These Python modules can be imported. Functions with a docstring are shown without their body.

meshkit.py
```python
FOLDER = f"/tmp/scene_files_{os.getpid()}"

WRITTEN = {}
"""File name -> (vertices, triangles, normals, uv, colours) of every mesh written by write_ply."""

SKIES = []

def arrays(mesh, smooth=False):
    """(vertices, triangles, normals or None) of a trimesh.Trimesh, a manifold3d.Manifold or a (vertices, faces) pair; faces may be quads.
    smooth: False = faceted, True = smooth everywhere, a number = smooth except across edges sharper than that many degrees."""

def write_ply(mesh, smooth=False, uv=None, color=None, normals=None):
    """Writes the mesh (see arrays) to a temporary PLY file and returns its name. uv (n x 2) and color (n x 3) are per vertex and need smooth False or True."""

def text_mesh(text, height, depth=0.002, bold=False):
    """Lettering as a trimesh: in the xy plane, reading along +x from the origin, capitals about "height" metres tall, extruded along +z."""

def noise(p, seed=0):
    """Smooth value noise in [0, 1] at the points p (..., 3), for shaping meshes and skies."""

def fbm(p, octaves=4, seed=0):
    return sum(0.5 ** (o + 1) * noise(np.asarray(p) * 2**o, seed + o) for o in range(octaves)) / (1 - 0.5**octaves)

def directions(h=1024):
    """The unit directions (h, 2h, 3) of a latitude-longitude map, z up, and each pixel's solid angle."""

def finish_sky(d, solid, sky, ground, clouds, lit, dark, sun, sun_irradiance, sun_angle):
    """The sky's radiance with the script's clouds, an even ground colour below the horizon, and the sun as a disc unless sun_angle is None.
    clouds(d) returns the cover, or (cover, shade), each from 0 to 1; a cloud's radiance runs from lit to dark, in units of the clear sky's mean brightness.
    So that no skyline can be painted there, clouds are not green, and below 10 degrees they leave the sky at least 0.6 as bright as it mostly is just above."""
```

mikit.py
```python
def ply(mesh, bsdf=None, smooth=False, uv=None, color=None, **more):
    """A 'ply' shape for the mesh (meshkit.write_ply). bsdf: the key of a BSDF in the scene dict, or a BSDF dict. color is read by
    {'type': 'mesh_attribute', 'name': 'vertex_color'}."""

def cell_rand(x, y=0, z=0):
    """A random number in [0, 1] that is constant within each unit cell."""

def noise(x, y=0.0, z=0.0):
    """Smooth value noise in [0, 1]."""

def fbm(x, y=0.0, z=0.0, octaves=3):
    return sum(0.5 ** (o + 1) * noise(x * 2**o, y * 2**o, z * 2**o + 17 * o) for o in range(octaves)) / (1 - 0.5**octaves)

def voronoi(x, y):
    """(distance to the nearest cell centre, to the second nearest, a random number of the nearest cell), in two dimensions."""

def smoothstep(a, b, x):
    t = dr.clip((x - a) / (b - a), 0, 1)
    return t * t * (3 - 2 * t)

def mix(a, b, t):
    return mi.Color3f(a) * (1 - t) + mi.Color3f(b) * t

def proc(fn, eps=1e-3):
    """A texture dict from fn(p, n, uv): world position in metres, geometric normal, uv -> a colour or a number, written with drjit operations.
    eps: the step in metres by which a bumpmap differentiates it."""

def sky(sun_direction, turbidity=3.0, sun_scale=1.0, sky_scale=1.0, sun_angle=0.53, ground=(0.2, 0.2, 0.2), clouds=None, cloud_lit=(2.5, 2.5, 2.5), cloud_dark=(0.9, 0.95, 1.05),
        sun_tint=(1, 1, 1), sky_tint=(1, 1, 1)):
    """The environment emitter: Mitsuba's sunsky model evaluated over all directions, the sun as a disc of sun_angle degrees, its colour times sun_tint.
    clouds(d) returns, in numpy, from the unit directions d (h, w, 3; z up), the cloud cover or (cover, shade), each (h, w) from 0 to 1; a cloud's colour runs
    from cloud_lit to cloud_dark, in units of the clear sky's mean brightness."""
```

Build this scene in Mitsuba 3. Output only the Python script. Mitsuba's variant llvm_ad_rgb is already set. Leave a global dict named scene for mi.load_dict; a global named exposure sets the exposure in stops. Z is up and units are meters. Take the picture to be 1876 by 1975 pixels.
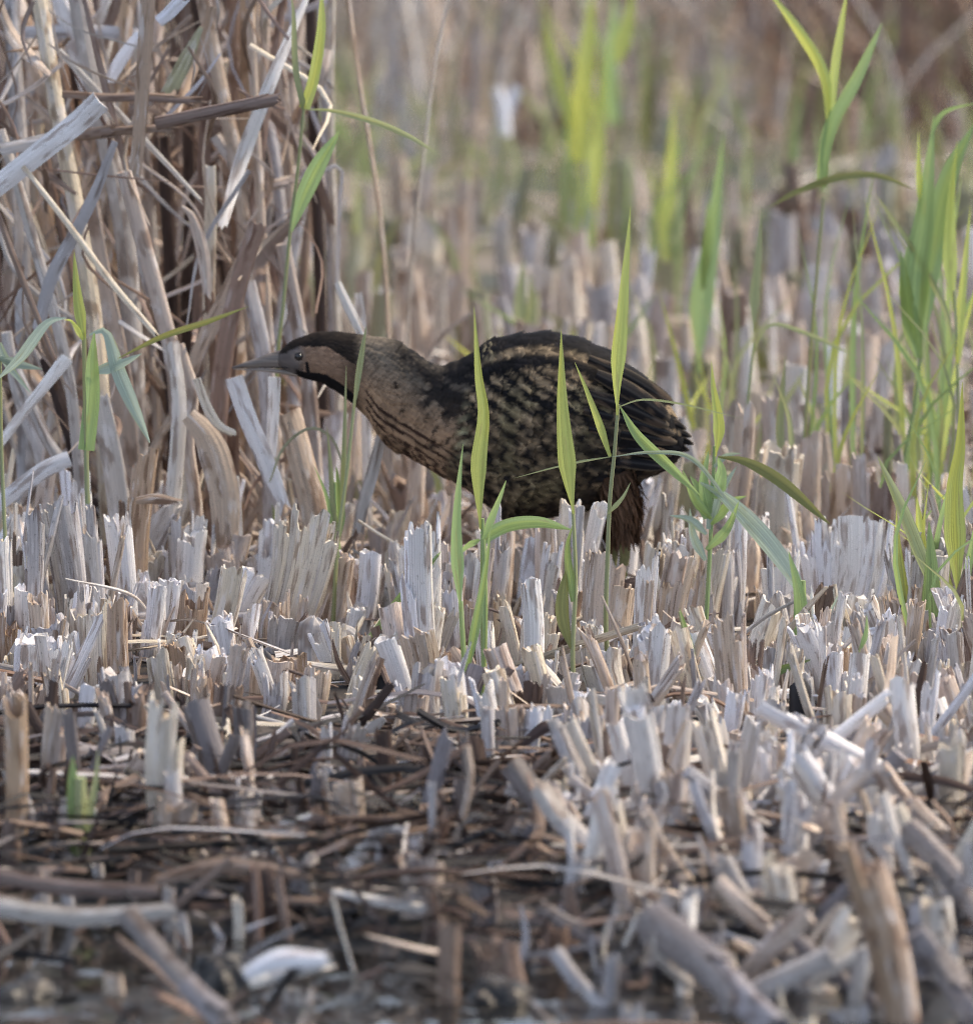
import math, random
import numpy as np
import drjit as dr
import mitsuba as mi
import mikit, meshkit

# ------------------------------------------------------------------ camera, sky, exposure
scene, labels = {}, {}
CAM = np.array([0.0, -22.0, 3.5])
PITCH = math.radians(8.67)
FOV = 3.548
W, H = 1876.0, 1975.0
FWD = np.array([0, math.cos(PITCH), -math.sin(PITCH)])
UP = np.array([0, math.sin(PITCH), math.cos(PITCH)])
scene['camera'] = {'type': 'thinlens', 'fov': FOV, 'fov_axis': 'x', 'aperture_radius': 0.058, 'focus_distance': 21.7,
                   'near_clip': 0.5, 'far_clip': 600.0,
                   'to_world': mi.ScalarTransform4f().look_at(origin=CAM.tolist(), target=(CAM + FWD).tolist(), up=[0, 0, 1])}
exposure = 2.7
SUN = (0.62, 0.16, 0.80)
scene['sky'] = mikit.sky(SUN, turbidity=4, sun_scale=0.58, sky_scale=1.0, sun_angle=9.0, ground=(0.14, 0.12, 0.10), sun_tint=(0.98, 0.99, 0.97),
                         clouds=lambda d: (0.55 * np.clip(meshkit.fbm(d * 3.0, 4, 5) * 2.2 - 0.5, 0, 1), 0.3))

TANF = math.tan(math.radians(FOV) / 2)


def ray(px, py):
    d = FWD + (px / W * 2 - 1) * TANF * np.array([1, 0, 0]) + (1 - py / H * 2) * TANF * (H / W) * UP
    return d


def at(px, py, y):
    """The point of the upright plane at depth y that the photograph shows at that pixel."""
    d = ray(px, py)
    return CAM + d * ((y - CAM[1]) / d[1])


def project(p):
    q = np.asarray(p, float) - CAM
    z = q @ FWD
    return (q[..., 0] / z / TANF + 1) * W / 2, (1 - (q @ UP) / z / (TANF * H / W)) * H / 2


def ground_h(x, y):
    x, y = np.asarray(x, float), np.asarray(y, float)
    p = np.stack([x, y, 0 * x], -1)
    near = np.exp(-((y + 1) / 14.0) ** 2)
    h = 0.035 * (meshkit.fbm(p * 2.3, 3, 3) - 0.5) + 0.012 * (meshkit.fbm(p * 14, 3, 9) - 0.5)
    t = np.clip((-y - 2.1 - 0.25 * np.clip(x * 2, -1, 1)) / 0.8, 0, 1)
    h = h - 0.095 * t * t * (3 - 2 * t) * np.clip((y + 9) / 3, 0, 1)
    return h * near


def on_ground(px, py):
    d = ray(px, py)
    z = 0.0
    for _ in range(8):
        p = CAM + d * ((z - CAM[2]) / d[2])
        z = float(ground_h(p[0], p[1]))
    return p


def scale_at(y):
    """Metres per pixel at depth y."""
    return 2 * TANF * (y - CAM[1]) / math.cos(PITCH) / W


# ------------------------------------------------------------------ materials
TONES = {'w': (0.76, 0.725, 0.715), 'g': (0.48, 0.445, 0.435), 't': (0.53, 0.43, 0.36), 'o': (0.44, 0.315, 0.225), 'b': (0.25, 0.18, 0.145),
         'd': (0.075, 0.05, 0.042), 'c': (0.65, 0.575, 0.48), 'v': (0.33, 0.325, 0.22), 'k': (0.030, 0.028, 0.030), 'r': (0.26, 0.17, 0.13), 'm': (0.225, 0.198, 0.196)}
TKEY = list(TONES)
GREENS = {'y': (0.54, 0.60, 0.19), 'n': (0.33, 0.45, 0.20), 'u': (0.40, 0.48, 0.40), 'l': (0.25, 0.26, 0.11), 'f': (0.36, 0.40, 0.22)}
GKEY = list(GREENS)
mix, smoothstep, noise, fbm = mikit.mix, mikit.smoothstep, mikit.noise, mikit.fbm


def pick(table, keys, idx):
    c = mi.Color3f(table[keys[0]])
    for i, k in enumerate(keys[1:], 1):
        c = dr.select(idx > i - 0.5, mi.Color3f(table[k]), c)
    return c


def reed_color(p, n, uv):
    seed = dr.floor(uv.x)
    u = uv.x - seed
    ti = dr.floor(uv.y * 0.1)
    v = uv.y - ti * 10
    c = pick(TONES, TKEY, ti)
    r1, r2 = mikit.cell_rand(seed, 3), mikit.cell_rand(seed, 5)
    c = c * (0.80 + 0.36 * r1)
    c = mi.Color3f(c.x * (1.02 - 0.06 * r2), c.y, c.z * (0.93 + 0.16 * r2))
    fib = noise(u * 46 + seed * 7, v * 9, seed)
    fib2 = noise(u * 120 + seed * 3, v * 16, seed + 9)
    c = c * (0.70 + 0.40 * fib + 0.24 * fib2)
    st = fbm(u * 5 + seed * 1.7, v * 26, seed, 3)
    c = mix(c, c * mi.Color3f(0.42, 0.33, 0.28), smoothstep(0.54, 0.74, st) * 0.75)
    bl = fbm(u * 6 + seed * 4.1, v * 34 + 50, seed + 4, 3)
    c = mix(c, mi.Color3f(0.74, 0.715, 0.72), smoothstep(0.56, 0.78, bl) * 0.5 * smoothstep(0.2, 0.42, c.x))
    sp = noise(u * 34 + 11 + seed, v * 190, seed + 2)
    c = c * (1 - 0.5 * smoothstep(0.88, 0.95, sp))
    return c


def reed_bump(p, n, uv):
    seed = dr.floor(uv.x)
    u = uv.x - seed
    v = uv.y - dr.floor(uv.y * 0.1) * 10
    return noise(u * 40 + seed * 7, v * 8, seed) + 0.6 * noise(u * 90 + seed, v * 30, seed + 3) + 0.5 * noise(u * 30, v * 240, seed)


def reed_bsdf(rough=0.62, spec=0.25):
    return {'type': 'twosided', 'b': {'type': 'bumpmap', 'scale': 0.0007, 't': mikit.proc(reed_bump, eps=4e-4),
            'b': {'type': 'principled', 'base_color': mikit.proc(reed_color), 'roughness': rough, 'specular': spec}}}


scene['dry_reed'] = reed_bsdf()


def green_color(p, n, uv):
    seed = dr.floor(uv.x)
    u = uv.x - seed
    ti = dr.floor(uv.y * 0.1)
    v = uv.y - ti * 10
    c = pick(GREENS, GKEY, ti) * (0.82 + 0.36 * mikit.cell_rand(seed, 2))
    c = c * (0.78 + 0.44 * noise(u * 30 + seed, v * 5, seed))
    c = mix(c, c * mi.Color3f(1.25, 1.12, 0.7), smoothstep(0.45, 0.75, fbm(u * 2 + seed, v * 7, seed)) * 0.6)
    c = mix(c, mi.Color3f(0.40, 0.36, 0.17), smoothstep(0.70, 0.86, fbm(u * 4 + seed, v * 22, seed + 8)) * 0.5)
    mid = dr.exp(-dr.square((u - 0.5) / 0.05))
    return mix(c, c * mi.Color3f(1.2, 1.15, 1.1), mid * 0.7)


scene['green_leaf'] = {'type': 'principledthin', 'base_color': mikit.proc(green_color), 'roughness': 0.5, 'diff_trans': 0.95, 'spec_trans': 0.0, 'eta': 1.35}
scene['green_stem'] = {'type': 'twosided', 'b': {'type': 'principled', 'base_color': mikit.proc(lambda p, n, uv: green_color(p, n, uv) * 0.75), 'roughness': 0.5, 'specular': 0.3}}


def mud_color(p, n, uv):
    a = fbm(p.x * 9, p.y * 9, 0.0, 4)
    c = mix((0.010, 0.009, 0.009), (0.036, 0.030, 0.027), smoothstep(0.35, 0.65, a))
    b = fbm(p.x * 40, p.y * 18, 3.0, 3)
    c = mix(c, (0.12, 0.10, 0.09), smoothstep(0.58, 0.72, b) * 0.6)
    c = mix(c, mix((0.13, 0.11, 0.09), (0.27, 0.23, 0.19), a), smoothstep(0.5, 1.4, p.y) * 0.85)
    far = smoothstep(2.6, 3.6, p.y) * smoothstep(6.0, 4.6, p.y)
    return mix(c, mi.Color3f(0.05, 0.06, 0.03), far * smoothstep(0.35, 0.6, fbm(p.x * 4, p.y * 3, 8.0, 3)) * 0.8)


scene['mud'] = {'type': 'twosided', 'b': {'type': 'bumpmap', 'scale': 0.004, 't': mikit.proc(lambda p, n, uv: fbm(p.x * 60, p.y * 60, 0.0, 3), eps=2e-3),
                'b': {'type': 'principled', 'base_color': mikit.proc(mud_color), 'roughness': mikit.proc(lambda p, n, uv: 0.35 + 0.5 * noise(p.x * 14, p.y * 14)), 'specular': 0.4}}}
scene['murky_water'] = {'type': 'bumpmap', 'scale': 0.007, 't': mikit.proc(lambda p, n, uv: fbm(p.x * 16, p.y * 11, 0.0, 2), eps=3e-3),
                        'b': {'type': 'principled', 'base_color': {'type': 'rgb', 'value': [0.008, 0.008, 0.008]}, 'roughness': 0.06, 'specular': 0.55}}
scene['feather'] = {'type': 'twosided', 'b': {'type': 'principled', 'base_color': {'type': 'mesh_attribute', 'name': 'vertex_color'}, 'roughness': 0.7, 'specular': 0.12}}
scene['bill_horn'] = {'type': 'twosided', 'b': {'type': 'principled', 'base_color': mikit.proc(lambda p, n, uv: mix((0.15, 0.13, 0.12), (0.32, 0.27, 0.235), noise(p.x * 60, p.z * 500, 2.0))), 'roughness': 0.38, 'specular': 0.5}}
scene['bill_dark'] = {'type': 'twosided', 'b': {'type': 'principled', 'base_color': mikit.proc(lambda p, n, uv: mix((0.07, 0.062, 0.062), (0.21, 0.178, 0.16), noise(p.x * 40, p.z * 620, 2.0))), 'roughness': 0.4, 'specular': 0.4}}
scene['eye_iris'] = {'type': 'twosided', 'b': {'type': 'principled', 'base_color': {'type': 'rgb', 'value': [0.014, 0.010, 0.008]}, 'roughness': 0.2, 'specular': 0.6}}
scene['eye_black'] = {'type': 'twosided', 'b': {'type': 'principled', 'base_color': {'type': 'rgb', 'value': [0.006, 0.006, 0.008]}, 'roughness': 0.08, 'specular': 0.6}}
scene['leg_skin'] = {'type': 'twosided', 'b': {'type': 'principled', 'base_color': mikit.proc(lambda p, n, uv: mix((0.14, 0.15, 0.06), (0.2, 0.19, 0.09), noise(p.x * 200, p.y * 200, p.z * 300))), 'roughness': 0.5}}

# ------------------------------------------------------------------ mesh helpers
rng = np.random.default_rng(71)
SEED = [0]


def next_seed():
    SEED[0] += 1
    return SEED[0]


class Mesh:
    def __init__(self):
        self.v, self.f, self.t, self.n = [], [], [], 0

    def grid(self, P, uv, flip=False):
        m, n = P.shape[:2]
        i, j = np.meshgrid(np.arange(m - 1), np.arange(n - 1), indexing='ij')
        a = (i * n + j).ravel() + self.n
        q = np.stack([a, a + 1, a + n + 1, a + n], 1)
        f = np.vstack([q[:, [0, 1, 2]], q[:, [0, 2, 3]]])
        self.f.append(f[:, ::-1] if flip else f)
        self.v.append(P.reshape(-1, 3))
        self.t.append(uv.reshape(-1, 2))
        self.n += m * n

    def add(self, other):
        off = self.n
        self.v += other.v
        self.t += other.t
        self.f += [f + off for f in other.f]
        self.n += other.n

    def shape(self, bsdf):
        return mikit.ply((np.vstack(self.v), np.vstack(self.f)), bsdf, smooth=True, uv=np.vstack(self.t))


def curve(pts, n):
    """Catmull-Rom through the points, n samples evenly along it."""
    p = np.asarray(pts, float)
    if len(p) == 2:
        return p[0] + np.linspace(0, 1, n)[:, None] * (p[1] - p[0])
    q = np.vstack([2 * p[0] - p[1], p, 2 * p[-1] - p[-2]])
    out = []
    for i in range(1, len(q) - 2):
        t = np.linspace(0, 1, 16, endpoint=False)[:, None]
        a, b, c, d = q[i - 1], q[i], q[i + 1], q[i + 2]
        out.append(0.5 * (2 * b + (c - a) * t + (2 * a - 5 * b + 4 * c - d) * t ** 2 + (3 * b - a - 3 * c + d) * t ** 3))
    out = np.vstack(out + [p[-1:]])
    s = np.concatenate([[0], np.cumsum(np.linalg.norm(np.diff(out, axis=0), axis=1))])
    g = np.linspace(0, s[-1], n)
    return np.stack([np.interp(g, s, out[:, k]) for k in range(3)], 1)


def frame(P, twist=0.0, ref=(0.0, -1.0, 0.12)):
    T = np.gradient(P, axis=0)
    T /= np.linalg.norm(T, axis=1, keepdims=True) + 1e-12
    S = np.cross(T, np.asarray(ref))
    S /= np.linalg.norm(S, axis=1, keepdims=True) + 1e-9
    N = np.cross(S, T)
    a = np.broadcast_to(np.asarray(twist, float), (len(P),))[:, None]
    return T, S * np.cos(a) + N * np.sin(a), -S * np.sin(a) + N * np.cos(a)


def arclen(P):
    return np.concatenate([[0], np.cumsum(np.linalg.norm(np.diff(P, axis=0), axis=1))])


def ribbon(P, w, tone_v, fold=0.15, thick=0.0012, twist=0.0, nc=5, jag=0.0, cup=0.0, seed=None, wav=0.0):
    """A leaf blade: V-folded or cupped, with thickness unless thick is 0."""
    m = Mesh()
    seed = next_seed() if seed is None else seed
    n = len(P)
    T, S, N = frame(P, twist)
    w = np.broadcast_to(np.asarray(w, float), (n,))
    c = np.linspace(-1, 1, nc)
    L = arclen(P)
    base = P[:, None] + S[:, None] * (c[None, :, None] * w[:, None, None] / 2)
    dep = (fold * np.abs(c)[None, :] + cup * c[None, :] ** 2) * w[:, None]
    if wav:
        dep = dep + wav * w[:, None] * np.sin(L[:, None] * 70 + c[None] * 2 + seed)
    base = base - N[:, None] * dep[..., None]
    if jag:
        base[-1] += T[-1] * (jag * rng.uniform(-1, 1, nc)[:, None])
    uv = np.stack(np.broadcast_arrays(seed + 0.03 + 0.94 * (c[None] + 1) / 2, tone_v * 10 + 0.5 + L[:, None]), -1)
    if thick <= 0:
        m.grid(base, uv)
        return m
    tk = thick * (1 - 0.7 * c ** 2)[None, :, None]
    A, B = base + N[:, None] * tk / 2, base - N[:, None] * tk / 2
    m.grid(A, uv)
    m.grid(B, uv, flip=True)
    for k in (0, nc - 1):
        m.grid(np.stack([A[:, k], B[:, k]], 1), np.stack([uv[:, k], uv[:, k]], 1), flip=(k == 0))
    for k in (0, n - 1):
        m.grid(np.stack([A[k], B[k]], 0), np.stack([uv[k], uv[k]], 0), flip=(k != 0))
    return m


def tube(P, r, tone_v, nc=9, flat=1.0, ridge=0.06, jag=0.0, cap=True, seed=None, twist=0.0):
    m = Mesh()
    seed = next_seed() if seed is None else seed
    n = len(P)
    T, S, N = frame(P, twist)
    r = np.broadcast_to(np.asarray(r, float), (n,))
    a = np.linspace(0, 2 * np.pi, nc + 1)
    ph = rng.uniform(0, 6.28, 2)
    rr = 1 + ridge * (np.cos(3 * a + ph[0]) + 0.6 * np.cos(5 * a + ph[1]))
    L = arclen(P)
    P2 = P[:, None] + S[:, None] * (np.sin(a) * rr)[None, :, None] * r[:, None, None] + N[:, None] * (np.cos(a) * rr * flat)[None, :, None] * r[:, None, None]
    if jag:
        j = rng.uniform(-1, 1, nc + 1)
        j[-1] = j[0]
        P2[-1] += T[-1] * jag * j[:, None]
    uv = np.stack(np.broadcast_arrays(seed + 0.02 + 0.96 * a[None] / 6.2832, tone_v * 10 + 0.5 + L[:, None]), -1)
    m.grid(P2, uv)
    if cap:
        for k, fl in ((0, True), (n - 1, False)):
            mid = np.broadcast_to(P2[k].mean(0) - (T[k] * r[k] * (0.5 if k else 0)), P2[k].shape)
            m.grid(np.stack([P2[k], mid], 0), np.stack([uv[k], uv[k]], 0), flip=fl)
    return m


def sheath(P, rx, ry, tone_v, a0=-math.pi, a1=math.pi, thick=0.003, rim=None, N_=22, flare=0.1, seed=None, ridge=0.05, twist=0.0, edge_curl=0.0):
    """A curved wall round the axis P from angle a0 to a1 (0 faces the viewer): full circle = hollow stub. rim(f) lowers the top edge."""
    m = Mesh()
    seed = next_seed() if seed is None else seed
    n = len(P)
    T, S, Nn = frame(P, twist)
    f = np.linspace(0, 1, N_)
    a = a0 + (a1 - a0) * f
    L = arclen(P)
    ph = rng.uniform(0, 6.28, 3)
    rr = 1 + ridge * (np.cos(4 * a + ph[0]) + 0.8 * np.cos(7 * a + ph[1]) + 0.6 * np.cos(11 * a + ph[2]))
    rr = rr * (1 + edge_curl * (np.abs(f - 0.5) * 2) ** 3)
    full = a1 - a0 > 6.2
    if full:
        rr[-1] = rr[0]
    t = np.linspace(0, 1, n)
    sc = 1 + flare * t ** 1.5
    drop = rim(f) if rim is not None else np.zeros(N_)
    if full:
        drop[-1] = drop[0]
    tt = np.clip(t[:, None] * (1 - drop[None]), 0, 1.2)                # per-angle height
    ax = np.stack([np.interp(tt, t, P[:, k]) for k in range(3)], -1)
    ext = np.maximum(t[:, None] * (1 - drop[None]) - 1, 0)
    ax = ax + T[-1] * (ext * L[-1])[..., None]

    def wall(k):
        return ax + S[:, None] * (np.sin(a) * rr)[None, :, None] * (rx * sc * k)[:, None, None] + Nn[:, None] * (np.cos(a) * rr)[None, :, None] * (ry * sc * k)[:, None, None]
    k = max(0.25, 1 - thick / max(1e-4, 0.5 * (rx + ry)))
    A, B = wall(1.0), wall(k)
    uv = np.stack(np.broadcast_arrays(seed + 0.02 + 0.96 * f[None], tone_v * 10 + 0.5 + tt * L[-1]), -1)
    m.grid(A, uv)
    m.grid(B, uv, flip=True)
    m.grid(np.stack([A[-1], B[-1]], 0), np.stack([uv[-1], uv[-1]], 0))
    if not full:
        for q in (0, N_ - 1):
            m.grid(np.stack([A[:, q], B[:, q]], 1), np.stack([uv[:, q], uv[:, q]], 1))
    return m


# ------------------------------------------------------------------ keys, labels
USED = {}
AUTO = []          # (key, kind words, descriptor, pixel x, pixel y, depth, group)


def numbered(name):
    USED[name] = USED.get(name, -1) + 1
    return name if USED[name] == 0 else f'{name}_{USED[name]:03d}'


def new_thing(name, cat, label=None, group=None, auto=None):
    key = numbered(name)
    labels[key] = {'category': cat}
    if group:
        labels[key]['group'] = group
    if label:
        labels[key]['label'] = label
    else:
        AUTO.append((key,) + auto)
    return key


def part(thing, name, shape):
    k = f'{thing}__{name}'
    i = 0
    while k in scene:
        i += 1
        k = f'{thing}__{name}_{i:03d}'
    scene[k] = shape
    return k


TONE_WORD = {'w': 'whitish', 'g': 'pale grey', 't': 'pinkish tan', 'o': 'orange-tan', 'b': 'brown', 'd': 'dark brown', 'c': 'cream', 'v': 'olive', 'k': 'blackish', 'm': 'dull mauve', 'r': 'reddish brown'}
GREEN_WORD = {'y': 'yellow-green', 'n': 'green', 'u': 'grey-green', 'l': 'olive', 'f': 'pale olive-green'}

# ------------------------------------------------------------------ ground, water
def axis(lo, hi, near_lo, near_hi, step):
    mid = np.arange(near_lo, near_hi, step)
    return np.concatenate([np.linspace(lo, near_lo - 1.0, 14), mid, np.linspace(near_hi + 1.0, hi, 14)])


gx, gy = axis(-180, 180, -3.0, 3.0, 0.045), axis(-180, 180, -6.0, 12.0, 0.045)
GX, GY = np.meshgrid(gx, gy, indexing='xy')
gm = Mesh()
GZ = ground_h(GX, GY)
gm.grid(np.stack([GX, GY, GZ], -1), np.stack([GX, GY], -1))
scene['ground'] = gm.shape('mud')
labels['ground'] = {'kind': 'structure', 'label': 'dark wet mud under the cut reed bed'}
wx, wy = np.meshgrid(np.linspace(-6, 6, 60), np.linspace(-9, -2.0, 60))
wm = Mesh()
wm.grid(np.stack([wx, wy, 0 * wx - 0.047], -1), np.stack([wx, wy], -1))
scene['water'] = wm.shape('murky_water')
labels['water'] = {'kind': 'structure', 'label': 'dark shallow water glinting at the bottom of the photo'}


# ------------------------------------------------------------------ cut reed stubs
def tone_id(t):
    return TKEY.index(t)


def rough_rim(jag, slant=0.0, point=0.0, split=0.0, shift=0.0):
    ph, k = rng.uniform(0, 6.28), rng.uniform(0, 1)

    def rim(f):
        step = rng.random(9)[np.minimum((f * rng.integers(4, 9)).astype(int), 8)] ** 1.5
        d = jag * (0.9 * step + 0.5 * rng.random(len(f)) ** 3 + 0.6 * (meshkit.noise(np.stack([f * 6 + k * 40, f * 0, f * 0], -1))))
        d = d + shift
        d = d + slant * (0.5 + 0.5 * np.cos(2 * np.pi * f + ph))
        d = d + point * np.abs(2 * f - 1) ** 1.2
        if split:
            c = 0.35 + 0.3 * k
            d = d + split * np.exp(-((f - c) / 0.05) ** 2)
        return d
    return rim


def bundle(P, rx, ry, tv, a0, a1, thick, strips, j, nn, flare, short=0.3, point=0.0, loose=0.05):
    """A wall of parallel fibrous strips, each with its own torn end, tone and slight spread: how a cut reed sheath splits."""
    m = Mesh()
    cut = np.sort(rng.uniform(0, 1, strips - 1)) if strips > 1 else np.array([])
    cut = 0.5 * cut + 0.5 * np.linspace(0, 1, strips + 1)[1:-1]
    cut = np.concatenate([[0], cut, [1]])
    n = len(P)
    t = np.linspace(0, 1, n)[:, None]
    T, S, Nn = frame(P)
    for i in range(strips):
        f0, f1 = cut[i], cut[i + 1]
        mid = a0 + (a1 - a0) * (f0 + f1) / 2
        w = (a1 - a0) * (f1 - f0)
        out = (S[0] * math.sin(mid) * rx + Nn[0] * math.cos(mid) * ry)
        side = S[0] * rx * rng.normal(0, loose * 1.2)
        Q = P + out * (t ** 2 * rng.normal(0.06, loose)) + side * t ** 2
        k = n if rng.random() > 0.45 else max(3, int(n * rng.uniform(1 - short, 1.0)))
        kr = 1 + rng.normal(0, 0.05)
        pt = point * abs(f0 + f1 - 1)
        m.add(sheath(Q[:k], rx * kr, ry * kr, tv, a0=mid - w * 0.54, a1=mid + w * 0.54, thick=thick, N_=max(4, nn // strips + 2), flare=flare, ridge=0.015,
                     rim=rough_rim(j * rng.uniform(0.3, 1.6), slant=rng.uniform(0, 0.06), point=rng.choice([0, 0, 0.05]), shift=pt)))
    return m


def stub_meshes(base, top, rx, tone, style, detail=2):
    """{part name: Mesh} of one cut stub from base to top."""
    n = {2: 12, 1: 8, 0: 4}[detail]
    nn = {2: 36, 1: 20, 0: 8}[detail]
    side = np.array([rng.normal(0, 1), rng.normal(0, 1), 0]) * 0.25 * rx
    P = curve([base, (base + top) / 2 + side, top], n)
    hgt = np.linalg.norm(top - base)
    j = min(0.08, 0.009 / hgt)
    tv = tone_id(tone)
    K = int(np.clip(round(rx / 0.0048), 2, 9)) if detail else 1
    out = []
    if style == 'tube':
        out.append(('sheath', bundle(P, rx, rx * 0.8, tv, -math.pi, math.pi, 0.16 * rx, max(K, 3) if detail else 1, j, nn, rng.uniform(-0.05, 0.10), 0.12, loose=0.02)))
        if detail:
            k = max(3, int(n * 0.9))
            out.append(('core', tube(P[:k], rx * 0.7 * np.linspace(1, 0.96, k), tv, nc=max(6, nn // 2), flat=0.8, jag=0.006)))
            if detail > 1 and rx > 0.011 and rng.random() < 0.6:
                a = rng.uniform(-1.1, 1.1)
                q = P[: int(n * rng.uniform(0.5, 0.92))]
                out.append(('outer_sheath', sheath(q, rx * 1.13, rx * 0.93, tv, a0=a - rng.uniform(0.4, 0.9), a1=a + rng.uniform(0.4, 0.9), thick=0.0015, rim=rough_rim(j * 2.5, point=0.12), N_=14, flare=0.16)))
    elif style == 'half':
        a = rng.uniform(-0.35, 0.35)
        out.append(('sheath', bundle(P, rx, rx * 0.7, tv, a - 1.75, a + 1.75, 0.0022, K, j * 1.4, nn, 0.10, 0.35)))
        if detail:
            k = max(3, int(n * rng.uniform(0.75, 0.97)))
            out.append(('core', tube(P[:k], rx * 0.66, tv, nc=max(6, nn // 2), flat=0.7, jag=0.008)))
            if detail > 1 and rng.random() < 0.6:
                out.append(('inner_sheath', bundle(P[: int(n * 0.97)] + np.array([rx * rng.uniform(-0.3, 0.3), 0.2 * rx, 0]), rx * 0.8, rx * 0.5, tv, -1.6, 1.6, 0.002, max(2, K - 1), j * 2, nn // 2 + 4, 0.1)))
    elif style == 'flat':
        out.append(('sheath', bundle(P, rx, rx * 0.38, tv, -1.5, 1.5, 0.0025, K + 1 if detail else 1, j * 1.2, nn, 0.28, 0.22)))
        if detail:
            Q = P[: max(3, int(n * 0.93))] + np.array([0.15 * rx, 0.3 * rx, 0])
            out.append(('inner_sheath', bundle(Q, rx * 0.88, rx * 0.3, tv, -1.5, 1.5, 0.002, K, j * 2, nn // 2 + 4, 0.22)))
    elif style == 'point':
        out.append(('sheath', bundle(P, rx, rx * 0.7, tv, -1.7, 1.7, 0.003, max(2, K - 1) if detail else 1, j * 0.4, nn, -0.12, 0.0, point=min(0.5, 2.4 * rx / hgt), loose=0.01)))
        if detail:
            k = max(3, int(n * 0.6))
            out.append(('core', tube(P[:k], rx * 0.72, tv, nc=max(6, nn // 2), flat=0.7)))
    elif style == 'round':
        t = np.linspace(0, 1, n)
        r = rx * np.sqrt(np.clip(1 - np.clip((t - 0.86) / 0.145, 0, 1) ** 2, 0.03, 1)) * (0.95 + 0.12 * t)
        out.append(('stalk', tube(P, r, tv, nc=max(8, nn // 2), flat=0.8, ridge=0.09, jag=0.004)))
    elif style == 'log':
        out.append(('stalk', tube(P, rx * np.linspace(1.0, 0.92, n), tv, nc=max(8, nn // 2), flat=0.9, ridge=0.05, jag=0.006)))
    return out


def put(thing, parts):
    """The meshes become parts of the thing, or the thing itself when there is only one."""
    if len(parts) == 1:
        scene[thing] = parts[0][1].shape('dry_reed')
    else:
        for nm, m in parts:
            part(thing, nm, m.shape('dry_reed'))


HEROES = []


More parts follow.
